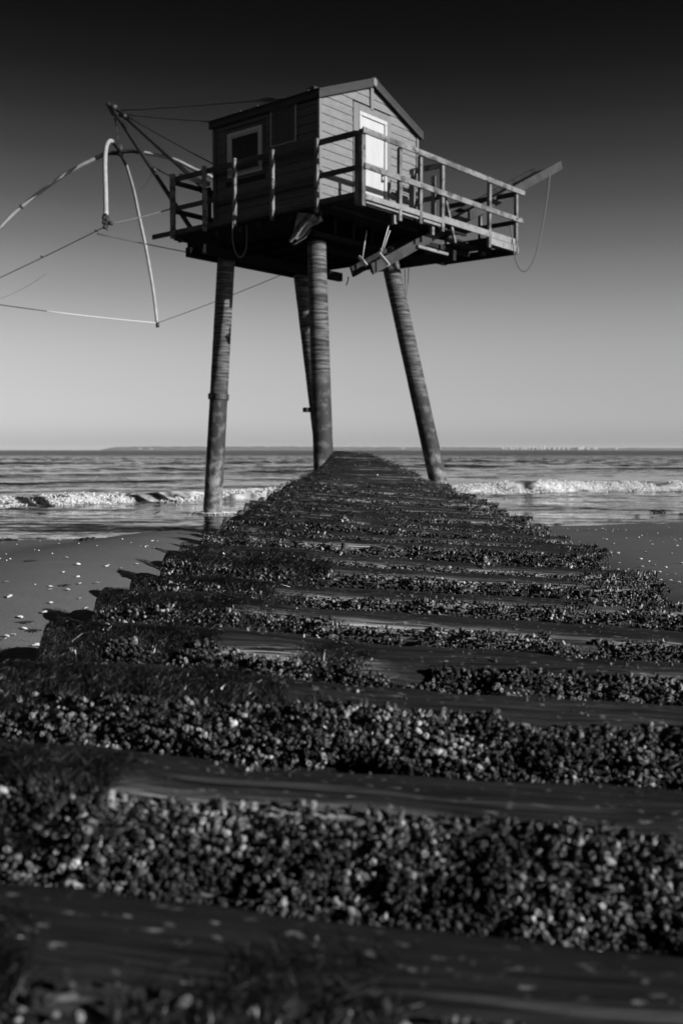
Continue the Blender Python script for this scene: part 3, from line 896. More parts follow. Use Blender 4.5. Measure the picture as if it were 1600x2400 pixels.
# roof
roof = empty('roof'); roof.parent = hut
RP0, RP1 = 1.11, 3.95
for sgn, q_e in ((-1, .20), (1, 3.37)):
    z_e = roof_top(q_e)
    m = MB(); m.prism([(APQ, AZ), (q_e, z_e), (q_e, z_e - .045), (APQ, AZ - .045)], RP0, RP1)
    m.build('roof_sheet', M['roof'], roof)
    # bargeboards front and back
    for (y0, y1) in ((RP0 + .005, RP0 + .035), (RP1 - .035, RP1 - .005)):
        m = MB(); m.prism([(APQ + sgn * .03, AZ - .047 - .011), (q_e, z_e - .047), (q_e, z_e - .155), (APQ + sgn * .03, AZ - .155 - .011)], y0, y1)
        m.build('bargeboard', M['barge'], roof)
    # eave fascia
    m = MB(); m.box(q_e + (.004 if sgn < 0 else -.03), q_e + (.03 if sgn < 0 else -.004), RP0 + .04, RP1 - .04, z_e - .13, z_e - .05)
    m.build('eave_board', M['roof'], roof)
    m = MB(); m.prism([(q_e, z_e + .002), (q_e + sgn * .05, z_e - .008), (q_e + sgn * .05, z_e - .016), (q_e, z_e - .003)], RP0 - .02, RP1 + .03)
    m.build('roof_edge', M['roof'], roof)
MB().prism([(APQ - .055, AZ - .035), (APQ, AZ - .008), (APQ + .055, AZ - .035), (APQ + .05, AZ - .13), (APQ, AZ - .165), (APQ - .05, AZ - .13)], RP0 - .012, RP0 + .003).build('apex_block', M['sidingv'], roof)
MB().prism([(APQ - .12, AZ - .04), (APQ, AZ + .005), (APQ + .12, AZ - .04), (APQ + .12, AZ - .032), (APQ, AZ + .015), (APQ - .12, AZ - .032)], RP0 - .02, RP1 + .02).build('ridge_cap', M['roof'], roof)
for p in (1.2, 2.45, 2.9):
    MB().box(.22, .28, p + .2, p + .23, roof_top(.25) - .01, roof_top(.25) + .03, .004).build('roof_clip', M['metal'], roof)
MB().box(.45, .75, 1.45, 1.65, roof_top(.6) - .06, roof_top(.6) + .035, .01).build('vent_cap', M['barge'], roof)

# ------------------------------------------------------------------ gangway raised through the landing
gang = empty('gangway', W(4.4, .72, 0), 0)
tag(gang, 'narrow raised wooden gangway slanting up through the landing beside the white door', 'gangway')
gl = Matrix.Translation(W(4.4, .72, 0)).inverted()
def gloc(q, p, z): return gl @ W(q, p, z)
A0, A1 = (.84, .45, 4.46), (7.90, .45, 7.80)
B0, B1 = (.96, 1.0, 4.49), (7.7, 1.0, 7.70)
m = MB(); m.beam(gloc(*A0), gloc(*A1), .05, .19); m.build('side_beam', M['gangway'], gang)
m = MB(); m.beam(gloc(*B0), gloc(*B1), .05, .19); m.build('side_beam', M['wooddark'], gang)
for k in range(38):
    t = .012 + k * .0262
    a = Vector(A0).lerp(Vector(A1), t); b = Vector(B0).lerp(Vector(B1), t)
    if k % 7 == 3 and k > 20: continue
    a = a + (b - a) * .05; b = a + (b - a) * .94
    m = MB(); m.beam(gloc(*a), gloc(*b), .13, .03, up=Vector((-.25, -.35, .9)))
    m.build('tread', M['wooddark'], gang)
for t in (.16, .45, .8):
    a = Vector(A0).lerp(Vector(A1), t) - Vector((0, 0, .07)); b = Vector(B0).lerp(Vector(B1), t) - Vector((0, 0, .07))
    m = MB(); m.beam(gloc(*a), gloc(*b), .06, .05); m.build('crossbar', M['wooddark'], gang)

# ------------------------------------------------------------------ boom (two spars with stays)
tipw = at(262, 254, 24.0)
boom = empty('derrick_boom', W(1.8, 4.7, 5.5), 0)
tag(boom, 'dark two-legged boom leaning out from the platform with stay wires to the roof', 'boom')
bl = Matrix.Translation(W(1.8, 4.7, 5.5)).inverted()
def bw(v): return bl @ Vector(v)
baseA = W(.55, 4.66, 5.5); baseB = W(3.0, 4.68, 5.5)
MB().tube([bw(baseA), bw(baseA.lerp(tipw, .5)), bw(tipw)], [.05, .046, .038], 10).build('spar', M['metal'], boom)
tipB = at(268, 252, 24.1)
MB().tube([bw(baseB), bw(baseB.lerp(tipB, .5)), bw(tipB)], [.055, .05, .042], 10).build('spar', M['metal'], boom)
# spreader between the spars
sA = baseA.lerp(tipw, .53); sB = baseB.lerp(tipB, .36)
MB().tube([bw(sA), bw(sB)], .022, 8).build('spreader', M['metal'], boom)
MB().tube([bw(at(357, 393, 22)), bw(at(366, 402, 22))], .04, 8).build('collar', M['metal'], boom)
# head block: hook, pulley, plates
hd = MB()
hd.tube([bw(at(253, 242, 24)), bw(at(268, 268, 24))], .06, 10)
hd.tube([bw(at(262, 249, 23.9)), bw(at(273, 254, 23.9))], .075, 10)
hd.tube(bez([bw(at(262, 252, 24)), bw(at(256, 247, 24)), bw(at(257, 243, 24))], 5), .025, 6)
hd.build('head_block', M['metal'], boom)
MB().beam(bw(at(272, 266, 23.95)), bw(at(288, 273, 23.95)), .03, .07).build('head_plate', M['barge'], boom)
MB().tube([bw(at(288, 268, 23.9)), bw(at(296, 276, 23.9))], .06, 8).build('collar', M['metal'], boom)
MB().tube([bw(at(270, 268, 24)), bw(at(271, 282, 24))], .03, 8).build('pulley', M['metal'], boom)
def wire(name, pts, r, mat, parent, tr, n=5):
    return MB().tube([tr(p) for p in pts], r, n).build(name, M[mat], parent)
ridge_pt = W(.5, 2.15, roof_top(.5) + .02)
wire('stay_wire', sag(at(285, 259, 24), ridge_pt, .02, 10), .017, 'wire', boom, bw)
t0 = at(285, 259, 24).lerp(ridge_pt, .86); t1 = at(285, 259, 24).lerp(ridge_pt, .95)
wire('turnbuckle', [t0, t0.lerp(t1, .1), t0.lerp(t1, .25), t0.lerp(t1, .75), t0.lerp(t1, .9), t1], [.015, .022, .04, .04, .022, .015], 'metal', boom, bw, 8)
wire('stay_wire', sag(at(296, 269, 24), W(.24, 3.93, roof_top(.24)), .02, 10), .016, 'wire', boom, bw)
wire('stay_wire', sag(at(297, 272, 24), W(1.2, 4.3, 6.85), .02, 10), .016, 'wire', boom, bw)
wire('hoist_cable', [at(271, 280, 24), at(278, 345, 24)], .016, 'wire', boom, bw)
wire('slack_line', sag(at(358, 402, 22), at(318, 450, 24), .1, 8), .004, 'wire', boom, bw, 4)

# ------------------------------------------------------------------ lift net frame
hub = at(281, 352, 24.0)
net = empty('lift_net_frame', (hub.x, hub.y, 0), 0)
tag(net, 'pale bent-tube frame of a lift net hanging from the boom, arms bowed downward', 'net frame')
def nl(v): return Vector(v) - Vector((hub.x, hub.y, 0))
# arm coming toward the camera (hooks over and hangs down)
armN = [hub, at(268, 336, 23.3), at(259, 330, 22.8), at(251, 340, 22.0), at(247.5, 360, 21.3), at(246.5, 390, 20.7), at(248, 450, 19.8), at(249, 505, 19.1)]
cN = bez(armN, 10)
arm = MB().tube([nl(p) for p in cN[14:]], [.046] * len(cN[14:]), 10).build('arm', M['lightmetal'], net)
MB().tube([nl(p) for p in cN[:16]], .05, 10).build('arm_sleeve', M['darkwrap'], arm)
# arm to the left, leaving the picture
armL = [hub + Vector((0, .04, -.06)), at(250, 360, 24.1), at(221, 373, 24.15), at(150, 411, 24.3), at(52, 484, 24.5), at(0, 535, 24.6), at(-60, 610, 24.8), at(-105, 690, 25.0)]
cL = bez(armL, 10)
arm = MB().tube([nl(p) for p in cL[18:]], .043, 10).build('arm', M['lightmetal'], net)
MB().tube([nl(p) for p in cL[:20]], .05, 10).build('arm_sleeve', M['darkwrap'], arm)
p = at(50, 485, 24.5); q = at(53, 483, 24.5)
MB().tube([nl(p), nl(q)], .056, 10).build('arm_joint', M['darkwrap'], arm)
# arm to the right, running behind the hut
armR = [hub + Vector((0, -.04, -.05)), at(310, 354, 23.9), at(340, 358.5, 23.75), at(380, 366, 23.6), at(415, 377, 23.4), at(453, 396, 23.2), at(500, 418, 23.0), at(580, 480, 22.8), at(650, 570, 22.6), at(684, 634, 22.5)]
cR = bez(armR, 10)
arm = MB().tube([nl(p) for p in cR[19:]], .043, 10).build('arm', M['lightmetal'], net)
MB().tube([nl(p) for p in cR[:21]], .05, 10).build('arm_sleeve', M['darkwrap'], arm)
# arm away from the camera
armF = [hub + Vector((.02, 0, -.1)), at(288, 370, 24.7), at(296, 388, 25.3), at(314, 450, 26.6), at(327, 511, 27.3), at(343, 586, 28.0), at(359, 679, 28.6), at(368.5, 757, 29)]
cF = bez(armF, 10)
arm = MB().tube([nl(p) for p in cF[18:]], .044, 10).build('arm', M['lightmetal'], net)
MB().tube([nl(p) for p in cF[:20]], .05, 10).build('arm_sleeve', M['darkwrap'], arm)
MB().tube([nl(at(368.5, 755, 29)), nl(at(370, 767, 29))], .05, 8).build('arm_tip', M['darkwrap'], arm)
hb = MB(); hb.tube([nl(hub + Vector((0, 0, .12))), nl(hub - Vector((0, 0, .12)))], .075, 10); hb.beam(nl(at(283, 342, 24)), nl(at(279, 350, 24)), .1, .05)
hb.build('hub', M['metal'], net)
# knot at the end of the near arm
kn = MB()
for i in range(9):
    c0 = at(249 + random.uniform(-5, 5), 505 + i * 3.5 - 2, 19.1); c1 = c0 + Vector((random.uniform(-.06, .06), random.uniform(-.05, .05), random.uniform(-.06, .03)))
    kn.tube([nl(c0), nl(c0.lerp(c1, .5) + Vector((.01, 0, .01))), nl(c1)], [.03, .05, .02], 7)
kn.tube([nl(at(249, 505, 19.1)), nl(at(249, 533, 19.1))], [.055, .035], 8)
kn.tube([nl(at(250, 530, 19.1)), nl(at(252, 541, 19.1))], .012, 5)
kn.tube([nl(at(255, 524, 19.1)), nl(at(264, 523, 19.1))], [.03, .045], 7)
kn.build('lashing', M['darkwrap'], net)
tipN = at(249, 530, 19.1); tipF = at(369, 757, 29.0); tipL = at(-105, 698, 25.0); tipR = at(684, 634, 22.5)
for a, b, r, mt, n_ in ((tipN, tipL, .009, 'wire', 'net_rope'), (tipF, tipR, .008, 'wire', 'net_rope'), (at(228, 548, 19.3), tipR, .010, 'wire', 'net_rope')):
    wire(n_, sag(a, b, .03, 12), r, mt, net, nl)
for q in (.05, .36, .7):
    p = tipN.lerp(tipL, q)
    wire('rope_knot', [p + Vector((-.03, 0, .01)), p, p + Vector((.03, 0, -.02))], [.012, .022, .01], 'darkwrap', net, nl)
edge = sag(tipF, tipL, .05, 12)
wire('net_rope', edge[:8], .015, 'palerope', net, nl)
wire('net_rope', edge[7:], .012, 'wire', net, nl)
wire('net_rope', sag(at(0, 700, 26), at(110, 640, 24), .06, 8), .004, 'wire', net, nl, 4)
# mooring line from the near arm to the railing
ml = MB().tube([Vector(p) - Vector((tipN.x, tipN.y, 0)) for p in sag(at(262, 524, 19.1), W(-.04, 4.72, 6.02), .02, 10)], .014, 6).build('mooring_line', M['rope'])
ml.location = (tipN.x, tipN.y, 0)
tag(ml, 'dark line tying the net arm knot to the leftmost railing post', 'rope')
# loose tube lying behind the rail
lt = MB(); pA = W(.75, 5.45, 6.38); 
pa = at(423, 412, 20.6); pb = at(489, 431, 20.1)
lt.tube([pa - pa, (pb - pa) * .5, (pb - pa)], .05, 10); lto = lt.build('loose_tube', M['lightmetal']); lto.location = pa
tag(lto, 'short white tube resting behind the far left railing', 'tube')

# ------------------------------------------------------------------ ropes, tarpaulin and tackle hung on the platform
def rope(pts, r, label, mat='rope', name='rope', tw=6):
    o0 = Vector(pts[0])
    o = MB().tube([Vector(p) - o0 for p in pts], r, tw).build(name, M[mat])
    o.location = o0
    return tag(o, label, 'rope')
rope(bez([W(-.09, 2.98, 5.75), W(-.10, 2.985, 5.5), W(-.10, 3.0, 5.2), W(-.08, 2.96, 4.96), W(-.05, 2.86, 4.83), W(.0, 2.78, 4.92), W(.02, 2.75, 5.1), W(.02, 2.75, 5.42)], 8), .011, 'thin rope loop drooping below the deck under the window')
gr0 = W(7.45, .45, 7.5); gr1 = W(5.2, .05, 5.32)
rope(bez([at(1288, 406, 20.9), at(1283, 450, 20.8), at(1272, 520, 20.7), at(1258, 585, 20.6), at(1245, 620, 20.6), at(1230, 636, 20.6), at(1216, 628, 20.6), at(1206, 602, 20.6), at(1201, 570, 20.7), at(1195, 528, 20.8)], 8), .013, 'dark rope hanging in a deep loop from the gangway tip')
rope(bez([at(948, 630, 20.2), at(949, 660, 20.2), at(950, 690, 20.2)], 6), .008, 'left of two thin cords dangling beside the right pile')
rope(bez([at(957, 628, 20.2), at(956, 655, 20.2), at(951, 696, 20.2)], 6), .008, 'right of two thin cords dangling beside the right pile')
rope(bez([at(816, 648, 20.6), at(815, 658, 20.6), at(811, 669, 20.6)], 6), .012, 'short frayed rope end hanging under the platform between the piles')
def tackle(top, bot, blk, label, double):
    o = empty('hanging_tackle', top)
    tag(o, label, 'tackle')
    f = lambda v: Vector(v) - Vector(top)
    MB().tube([f(top), f(bot)], .009, 5).build('cord', M['palerope'], o)
    if double:
        MB().tube([f(Vector(top) + Vector((.02, 0, -.1))), f(Vector(bot) + Vector((.06, 0, .1)))], .008, 5).build('cord', M['palerope'], o)
        MB().box(*[x for q in zip(f(Vector(top).lerp(Vector(bot), .85)) - Vector((.02, .02, .03)), f(Vector(top).lerp(Vector(bot), .85)) + Vector((.02, .02, .03))) for x in q]).build('toggle', M['toe'], o)
    MB().beam(f(blk[0]), f(blk[1]), .05, .055).build('wooden_bar', M['white'], o)
tackle(at(859, 540, 18.6), at(849, 606, 18.5), (at(841, 601, 18.4), at(859, 623, 18.3)), 'left hanging cord with a small pale wooden bar under the deck', False)
tackle(at(911, 527, 18.2), at(891, 596, 18.1), (at(888, 594, 17.95), at(911, 622, 17.85)), 'right doubled cord with a pale wooden bar against the gangway', True)

def tarp():
    # torn sheet hanging from the deck edge at the hut corner
    out = [(698, 500), (718, 498), (738, 500), (749, 508), (757, 517), (745, 523), (735, 530), (726, 545), (714, 560), (700, 566), (690, 574), (686, 570), (683, 565), (676, 565), (684, 552), (690, 535), (694, 515)]
    n = 14
    V = []; F = []
    # rows from the top edge to the lower left tip
    left = [(699, 498), (694, 515), (690, 535), (684, 552), (677, 566)]
    right = [(750, 505), (757, 517), (735, 530), (716, 558), (688, 575)]
    def interp(L, t):
        k = t * (len(L) - 1); i = min(int(k), len(L) - 2); f = k - i
        return (L[i][0] * (1 - f) + L[i + 1][0] * f, L[i][1] * (1 - f) + L[i + 1][1] * f)
    R = 22; C_ = 16
    for i in range(R + 1):
        t = i / R
        a = interp(left, t); b = interp(right, t)
        for j in range(C_ + 1):
            s = j / C_
            px, py = a[0] + (b[0] - a[0]) * s, a[1] + (b[1] - a[1]) * s
            dep = 17.62 + .18 * math.sin(s * 7 + t * 2.5) * (.35 + .65 * t) + .07 * math.sin(s * 17 + t * 9) + .12 * t
            V.append(at(px, py, dep))
    for i in range(R):
        for j in range(C_):
            if i > R - 4 and 6 <= j <= 9: continue
            k = i * (C_ + 1) + j
            F.append((k, k + 1, k + C_ + 2, k + C_ + 1))
    o0 = V[0].copy()
    me = bpy.data.meshes.new('tarpaulin'); me.from_pydata([v - o0 for v in V], [], F)
    for p in me.polygons: p.use_smooth = True
    o = link('tarpaulin', me, M['cloth']); o.location = o0
    md = o.modifiers.new('thick', 'SOLIDIFY'); md.thickness = .006
    tag(o, 'torn grey cloth hanging from the deck edge above the front pile', 'cloth')
tarp()

# ------------------------------------------------------------------ groyne of sleepers crusted with barnacles
AXX = 22 / FPX                       # axis drift per metre
def g_top(s): return CAM_Z - .42 + .0081 * s
groyne = empty('wooden_groyne', (0, 5, 0))
tag(groyne, 'long low walkway of heavy timbers crusted with barnacles leading toward the hut', 'groyne')
gr_inv = Matrix.Translation((0, -5, 0))

SEC = [(.120, -.21), (.122, -.10), (.120, -.025), (.106, -.004), (.06, .002), (.01, .004), (-.04, .002), (-.070, -.003), (-.098, -.014), (-.117, -.036), (-.124, -.07), (-.122, -.12), (-.118, -.17), (-.108, -.21)]
def timber_fn(seed, xl, L, mound):
    def disp(x, k):
        xn = (np.asarray(x) - xl) / L
        m_ = np.clip((.36 + .06 * math.sin(seed * 1.7) - xn) / .16, 0, 1)
        return mound * m_ * m_ * (3 - 2 * m_) * (.6 + .8 * fbm(np.asarray(x) * 7 + seed, np.asarray(k) * .8, seed + 9, 2)) + .010 * (fbm(x * 3.1 + seed * 7.7, k * .9 + seed, seed, 3) - .5) * 2 + .006 * (vnoise(x * 14 + seed, k * 2.3, seed + 5) - .5)
    return disp
def make_timber(seed, xl, xr, w=.244, th=.21, segs=70, mound=.013, worn=1.0):
    """local: x along, y away from camera, z up, top at 0"""
    disp = timber_fn(seed, xl, xr - xl, mound)
    xs_ = np.concatenate([[0, .004, .012, .028, .05, .08], np.linspace(.12, (xr - xl) - .12, segs), (xr - xl) - np.array([.08, .05, .028, .012, .004, 0])]) + xl
    K = len(SEC)
    V = np.zeros((len(xs_), K, 3))
    ends = np.minimum(xs_ - xl, xr - xs_)
    rnd = np.sqrt(np.clip(1 - (1 - np.clip(ends / .09, 0, 1)) ** 2, 0, 1))
    for k, (y, z) in enumerate(SEC):
        dv = disp(xs_, np.full_like(xs_, float(k)))
        nrm = Vector((y * .8, z + .1)); nrm.normalize()
        V[:, k, 0] = xs_
        V[:, k, 1] = (y * w / .244 + dv * nrm.x) * (.45 + .55 * rnd)
        V[:, k, 2] = ((z * th / .21 + dv * nrm.y) + th / 2) * (.3 + .7 * rnd) - th / 2
    r = len(xs_)
    V2 = V.reshape(-1, 3)
    F = []
    for i in range(r - 1):
        for k in range(K):
            k2 = (k + 1) % K
            F.append((i * K + k, i * K + k2, (i + 1) * K + k2, (i + 1) * K + k))
    me = np_mesh('sleeper', V2, np.array(F), True)
    wear = np.zeros((r, K))
    for k, amt in ((6, .06), (7, .14), (8, 1.0), (9, .2)):
        wear[:, k] = worn * amt * np.clip((fbm(xs_ * 2.2 + seed * 3.1, 0 * xs_ + k * .35 + seed, seed + 13, 3) - .43) * 5, 0, 1)
    wa = me.attributes.new('wear', 'FLOAT', 'POINT')
    wa.data.foreach_set('value', wear.ravel().astype(np.float32))
    return me, disp

def barn_template(n, rings, hole):
    V = []; F = []
    for (r, z) in rings:
        for k in range(n):
            a = 2 * PI * k / n
            V.append((r * math.cos(a), r * math.sin(a), z))
    V.append((0, 0, hole))
    for q in range(len(rings) - 1):
        for k in range(n):
            k2 = (k + 1) % n
            F += [(q * n + k, q * n + k2, (q + 1) * n + k2), (q * n + k, (q + 1) * n + k2, (q + 1) * n + k)]
    b = (len(rings) - 1) * n
    for k in range(n):
        F.append((b + k, b + (k + 1) % n, b + n))
    return np.array(V), np.array(F)
BARN = [barn_template(6, ((1.0, -.35), (.62, 1.0), (.42, .85)), .0), barn_template(5, ((1.0, -.35), (.6, 1.0)), .2), barn_template(4, ((1.0, -.35), (.62, 1.0)), .3)]
def barnacle_mesh(P, Nn, R, H, hi):
    tv, tf = BARN[hi]
    Nn = Nn / np.linalg.norm(Nn, axis=1, keepdims=True)
    ref = np.where(np.abs(Nn[:, :1]) > .8, np.array([[0, 1., 0]]), np.array([[1., 0, 0]]))
    T_ = np.cross(Nn, ref); T_ /= np.linalg.norm(T_, axis=1, keepdims=True)
    B_ = np.cross(Nn, T_)
    ang = RNG.uniform(0, 2 * PI, len(P))[:, None]
    T2 = T_ * np.cos(ang) + B_ * np.sin(ang); B2 = -T_ * np.sin(ang) + B_ * np.cos(ang)
    jit = 1 + .25 * (RNG.random((len(P), len(tv), 1)) - .5)
    V = P[:, None] + R[:, None, None] * jit * (tv[None, :, :1] * T2[:, None] + tv[None, :, 1:2] * B2[:, None] * RNG.uniform(.75, 1.1, (len(P), 1, 1))) + H[:, None, None] * tv[None, :, 2:3] * Nn[:, None]
    F = tf[None] + (np.arange(len(P)) * len(tv))[:, None, None]
    return V.reshape(-1, 3), F.reshape(-1, 3)

def section_point(u, x, disp, w, th):
    """u 0..1 runs over the visible skin: 0 = back top edge, .5 = front top edge, 1 = front bottom; returns pos, normal"""
    pts = np.array(SEC[2:]) * np.array((w / .244, th / .21))
    seg = np.linalg.norm(np.diff(pts, axis=0), axis=1); cum = np.concatenate([[0], np.cumsum(seg)])
    s = u * cum[-1]
    y = np.interp(s, cum, pts[:, 0]); z = np.interp(s, cum, pts[:, 1])
    e = .004
    y2 = np.interp(s + e, cum, pts[:, 0]); z2 = np.interp(s + e, cum, pts[:, 1])
    y1 = np.interp(s - e, cum, pts[:, 0]); z1 = np.interp(s - e, cum, pts[:, 1])
    ty, tz = y2 - y1, z2 - z1
    n = np.stack([np.zeros_like(ty), tz, -ty], 1)
    n /= np.linalg.norm(n, axis=1, keepdims=True) + 1e-9
    k = np.interp(s, cum, np.arange(2, len(SEC)))
    dv = disp(x, k)
    P = np.stack([x, y + dv * n[:, 1], z + dv * n[:, 2]], 1)
    return P, n

def dress(timber, disp, xl, xr, w, th, seed, dist, dens):
    """barnacles and seaweed on one sleeper"""
    rg = np.random.default_rng(seed + 500)
    lod = 0 if dist < 2.2 else (1 if dist < 6.5 else 2)
    hi = dist < 3.4
    near = dist < 6.5
    r_m = (.0036, .0035, .0045)[lod]
    L = xr - xl
    top_arc = w * .93; tot_arc = top_arc + th * .95
    uf = top_arc / tot_arc                     # skin parameter of the front top edge
    vis = min(.16, .045 + .10 / max(dist, .6))   # how far down the front the crust is built
    umax = min(.985, uf + vis / tot_arc)
    nb = int(dens * L * vis * (49000, 31000, 14000)[lod])
    x = rg.uniform(xl + .015, xr - .015, nb)
    u = uf + (.006 - .02 * rg.random(nb) ** 4) + (umax - uf) * rg.random(nb)
    xn0 = (x - xl) / L
    patch = fbm(x * 5.2 + seed * 3.3, u * 7 + seed, seed + 31, 3)
    edge = np.clip((u - uf) / .05, 0, 1)
    keep = patch > .42 - .12 * edge + .10 * (1 - edge) * (fbm(x * 2.5 + seed, 0 * x, seed + 33, 2) > .5)
    weedline = .24 + .10 * math.sin(seed * 2.1)
    keep &= (xn0 > weedline * (.5 + .9 * fbm(x * 0 + seed, u * 6, seed + 3, 2))) | (rg.random(nb) < .8)
    x, u = x[keep], u[keep]
    # toward the right ends the crust climbs over the top
    nt = int(dens * L * top_arc * (6000, 9000, 7000)[lod])
    xt = xl + L * (1 - rg.random(nt) ** 1.2 * .6); ut = rg.random(nt) * uf
    xn = (xt - xl) / L
    kt = fbm(xt * 4 + seed, ut * 4 + seed * 2, seed + 61, 3) < np.clip((xn - .68) * 1.9 + (.05 if dist > 2.9 else -.35), 0, .8)
    # small clusters on the tops
    nc = int(max(dens, .5) * 420)
    xc = rg.uniform(xl + .15 * L, xr, nc); uc = rg.random(nc) * uf
    kc = fbm(xc * 6.5 + seed * 1.7, uc * 6, seed + 71, 2) > .66
    lump = (np.clip(fbm(x * 13 + seed, u * 7, seed + 81, 2) - .32, 0, 1) * .065 + .004 * rg.random(len(x))) * (.25 + .75 * edge[keep])
    nf = len(x)
    x = np.concatenate([x, xt[kt], xc[kc]]); u = np.concatenate([u, ut[kt], uc[kc]])
    lump = np.concatenate([lump, np.zeros(len(x) - nf)])
    P, n = section_point(u, x, disp, w, th)
    P = P + n * lump[:, None]
    n = n + (rg.random((len(x), 3)) - .5) * 1.1
    n[:, 2] += .15
    size = .45 + 1.15 * rg.random(len(x)) ** 2.4
    size[nf + int(kt.sum()):] *= .7
    R = r_m * size; H = R * rg.uniform(.8, 2.6, len(x))
    V, F = barnacle_mesh(P, n, R, H, lod)
    o = link('barnacles', np_mesh('barnacles', V, F, False), M['barnacle'], timber)
    tag(o, kind='stuff')
    # wet seaweed: tangled locks draped over the left end
    nl_ = int(max(dens, .5) * (430 if hi else 120 if near else 50))
    per = 17 if hi else (14 if near else 7)
    lx = xl + .01 + L * .42 * rg.random(nl_) ** 1.35
    lu = uf * (.55 + .5 * rg.random(nl_)) + .18 * rg.random(nl_) ** 2
    kl = fbm(lx * 5 + seed * 5, lu * 3 + seed, seed + 91, 3) > .25 + 1.7 * np.clip((lx - xl) / L - .15, 0, 1)
    lx, lu = lx[kl], lu[kl]
    nw = len(lx) * per
    if nw:
        lid = np.repeat(np.arange(len(lx)), per)
        xw = lx[lid] + rg.normal(0, .014, nw); uw = np.clip(lu[lid] + rg.normal(0, .03, nw), .02, .98)
        xw = np.clip(xw, xl + .004, xr)
        tipx = lx[lid] + (rg.normal(0, .016, len(lx)))[lid] + rg.normal(0, .009, nw)
        steps = 3 if near else 2
        ln = (rg.uniform(.010, .042, len(lx)))[lid] * rg.uniform(.6, 1.1, nw)
        wd = rg.uniform(.0004, .0011, nw) * (1 if hi else (1.2 if near else 2.4))
        rows = []
        ph = rg.uniform(0, 6.3, nw)
        for k in range(steps + 1):
            t = k / steps
            uu = uw + ln * t / tot_arc
            xx = xw + (tipx - xw) * t + .007 * np.sin(ph + t * 6)
            xx = np.clip(xx, xl + .012, xr)
            Pk, nk = section_point(np.clip(uu, 0, .995), xx, disp, w, th)
            lift = .002 + (.008 if hi else .004) * rg.random(nw) * math.sin(PI * min(t * 1.1, 1)) + .004
            Pk = Pk + nk * lift[:, None]
            Pk[:, 2] -= np.clip(uu - .995, 0, 1) * tot_arc
            side = np.zeros((nw, 3)); side[:, 0] = 1; side[:, 1] = rg.normal(0, .5, nw); side[:, 2] = rg.normal(0, .2, nw)
            ww = (wd * (1 - .6 * t))[:, None]
            rows.append(Pk - side * ww); rows.append(Pk + side * ww)
        V = np.stack(rows, 1)
        F = np.array([(2 * k, 2 * k + 1, 2 * k + 3, 2 * k + 2) for k in range(steps)])
        F = F[None] + (np.arange(nw) * 2 * (steps + 1))[:, None, None]
        o = link('seaweed', np_mesh('seaweed', V.reshape(-1, 3), F.reshape(-1, 4), True), M['weed'], timber)
        tag(o, kind='stuff')

BACK = [.42, .86, 1.25, 1.685, 2.075, 2.53, 2.93, 3.36]
while BACK[-1] < 12.6:
    BACK.append(BACK[-1] + .415 + .03 * math.sin(len(BACK) * 2.3))
rg0 = random.Random(5)
TIMBERS = []
for i, back in enumerate(BACK):
    w = .162 + rg0.uniform(-.014, .018)
    th = .21
    jl, jr = rg0.uniform(-.06, .06), rg0.uniform(-.06, .08)
    sc_far = 1.0 if back < 9 else 1 - .03 * (back - 9)
    xl = (-.635 + jl * .5) * sc_far; xr = (1.02 + jr) * sc_far
    if i < 2: xl -= .08; xr += .05
    me, disp = make_timber(i + 1, xl, xr, w, th, 70 if back < 6 else 40, worn=(.1 if i < 2 else 1.0))
    o = link('sleeper', me, M['groyne'], groyne)
    s_ = back - w / 2 + .01
    yaw = -math.radians(4.5 + rg0.uniform(-1.2, 1.2) + (1.5 if back > 8 else 0))
    roll = math.radians(2.7 + rg0.uniform(-.5, .5))
    o.rotation_euler = (math.radians(rg0.uniform(-2.0, 1.0)), roll, yaw)
    o.location = gr_inv @ Vector((AXX * s_ + .02, s_, g_top(s_) + rg0.uniform(-.012, .008)))
    dress(o, disp, xl, xr, w, th, i + 1, back, (.12, .22)[i] if i < 2 else 1.0)
    TIMBERS.append((o, back, w))

# ramp of narrower boards climbing to the end beside the front pile
rs = np.linspace(12.75, 16.75, 15)
RY = (12.6, 13.5, 14.5, 15.5, 16.8)
rl_px = (730, 737, 752, 766, 781); rr_px = (992, 968, 934, 896, 862); ry_px = (1116, 1104, 1088, 1072, 1058.5)
for i, s_ in enumerate(rs):
    l_ = float(np.interp(s_, RY, rl_px)); r_p = float(np.interp(s_, RY, rr_px)); yy = float(np.interp(s_, RY, ry_px))
    A = at(l_, yy - 1, s_); B = at(r_p, yy + 1.5, s_ - .04)
    L = (B - A).length
    me, disp = make_timber(60 + i, -L / 2, L / 2, .235, .16, 30, .006)
    o = link('sleeper', me, M['groyne'], groyne)
    o.location = gr_inv @ ((A + B) / 2)
    o.rotation_euler = (math.radians(3.5), math.atan2(A.z - B.z, B.x - A.x), math.atan2(B.y - A.y, B.x - A.x))
    dress(o, disp, -L / 2, L / 2, .235, .16, 60 + i, s_, .45)
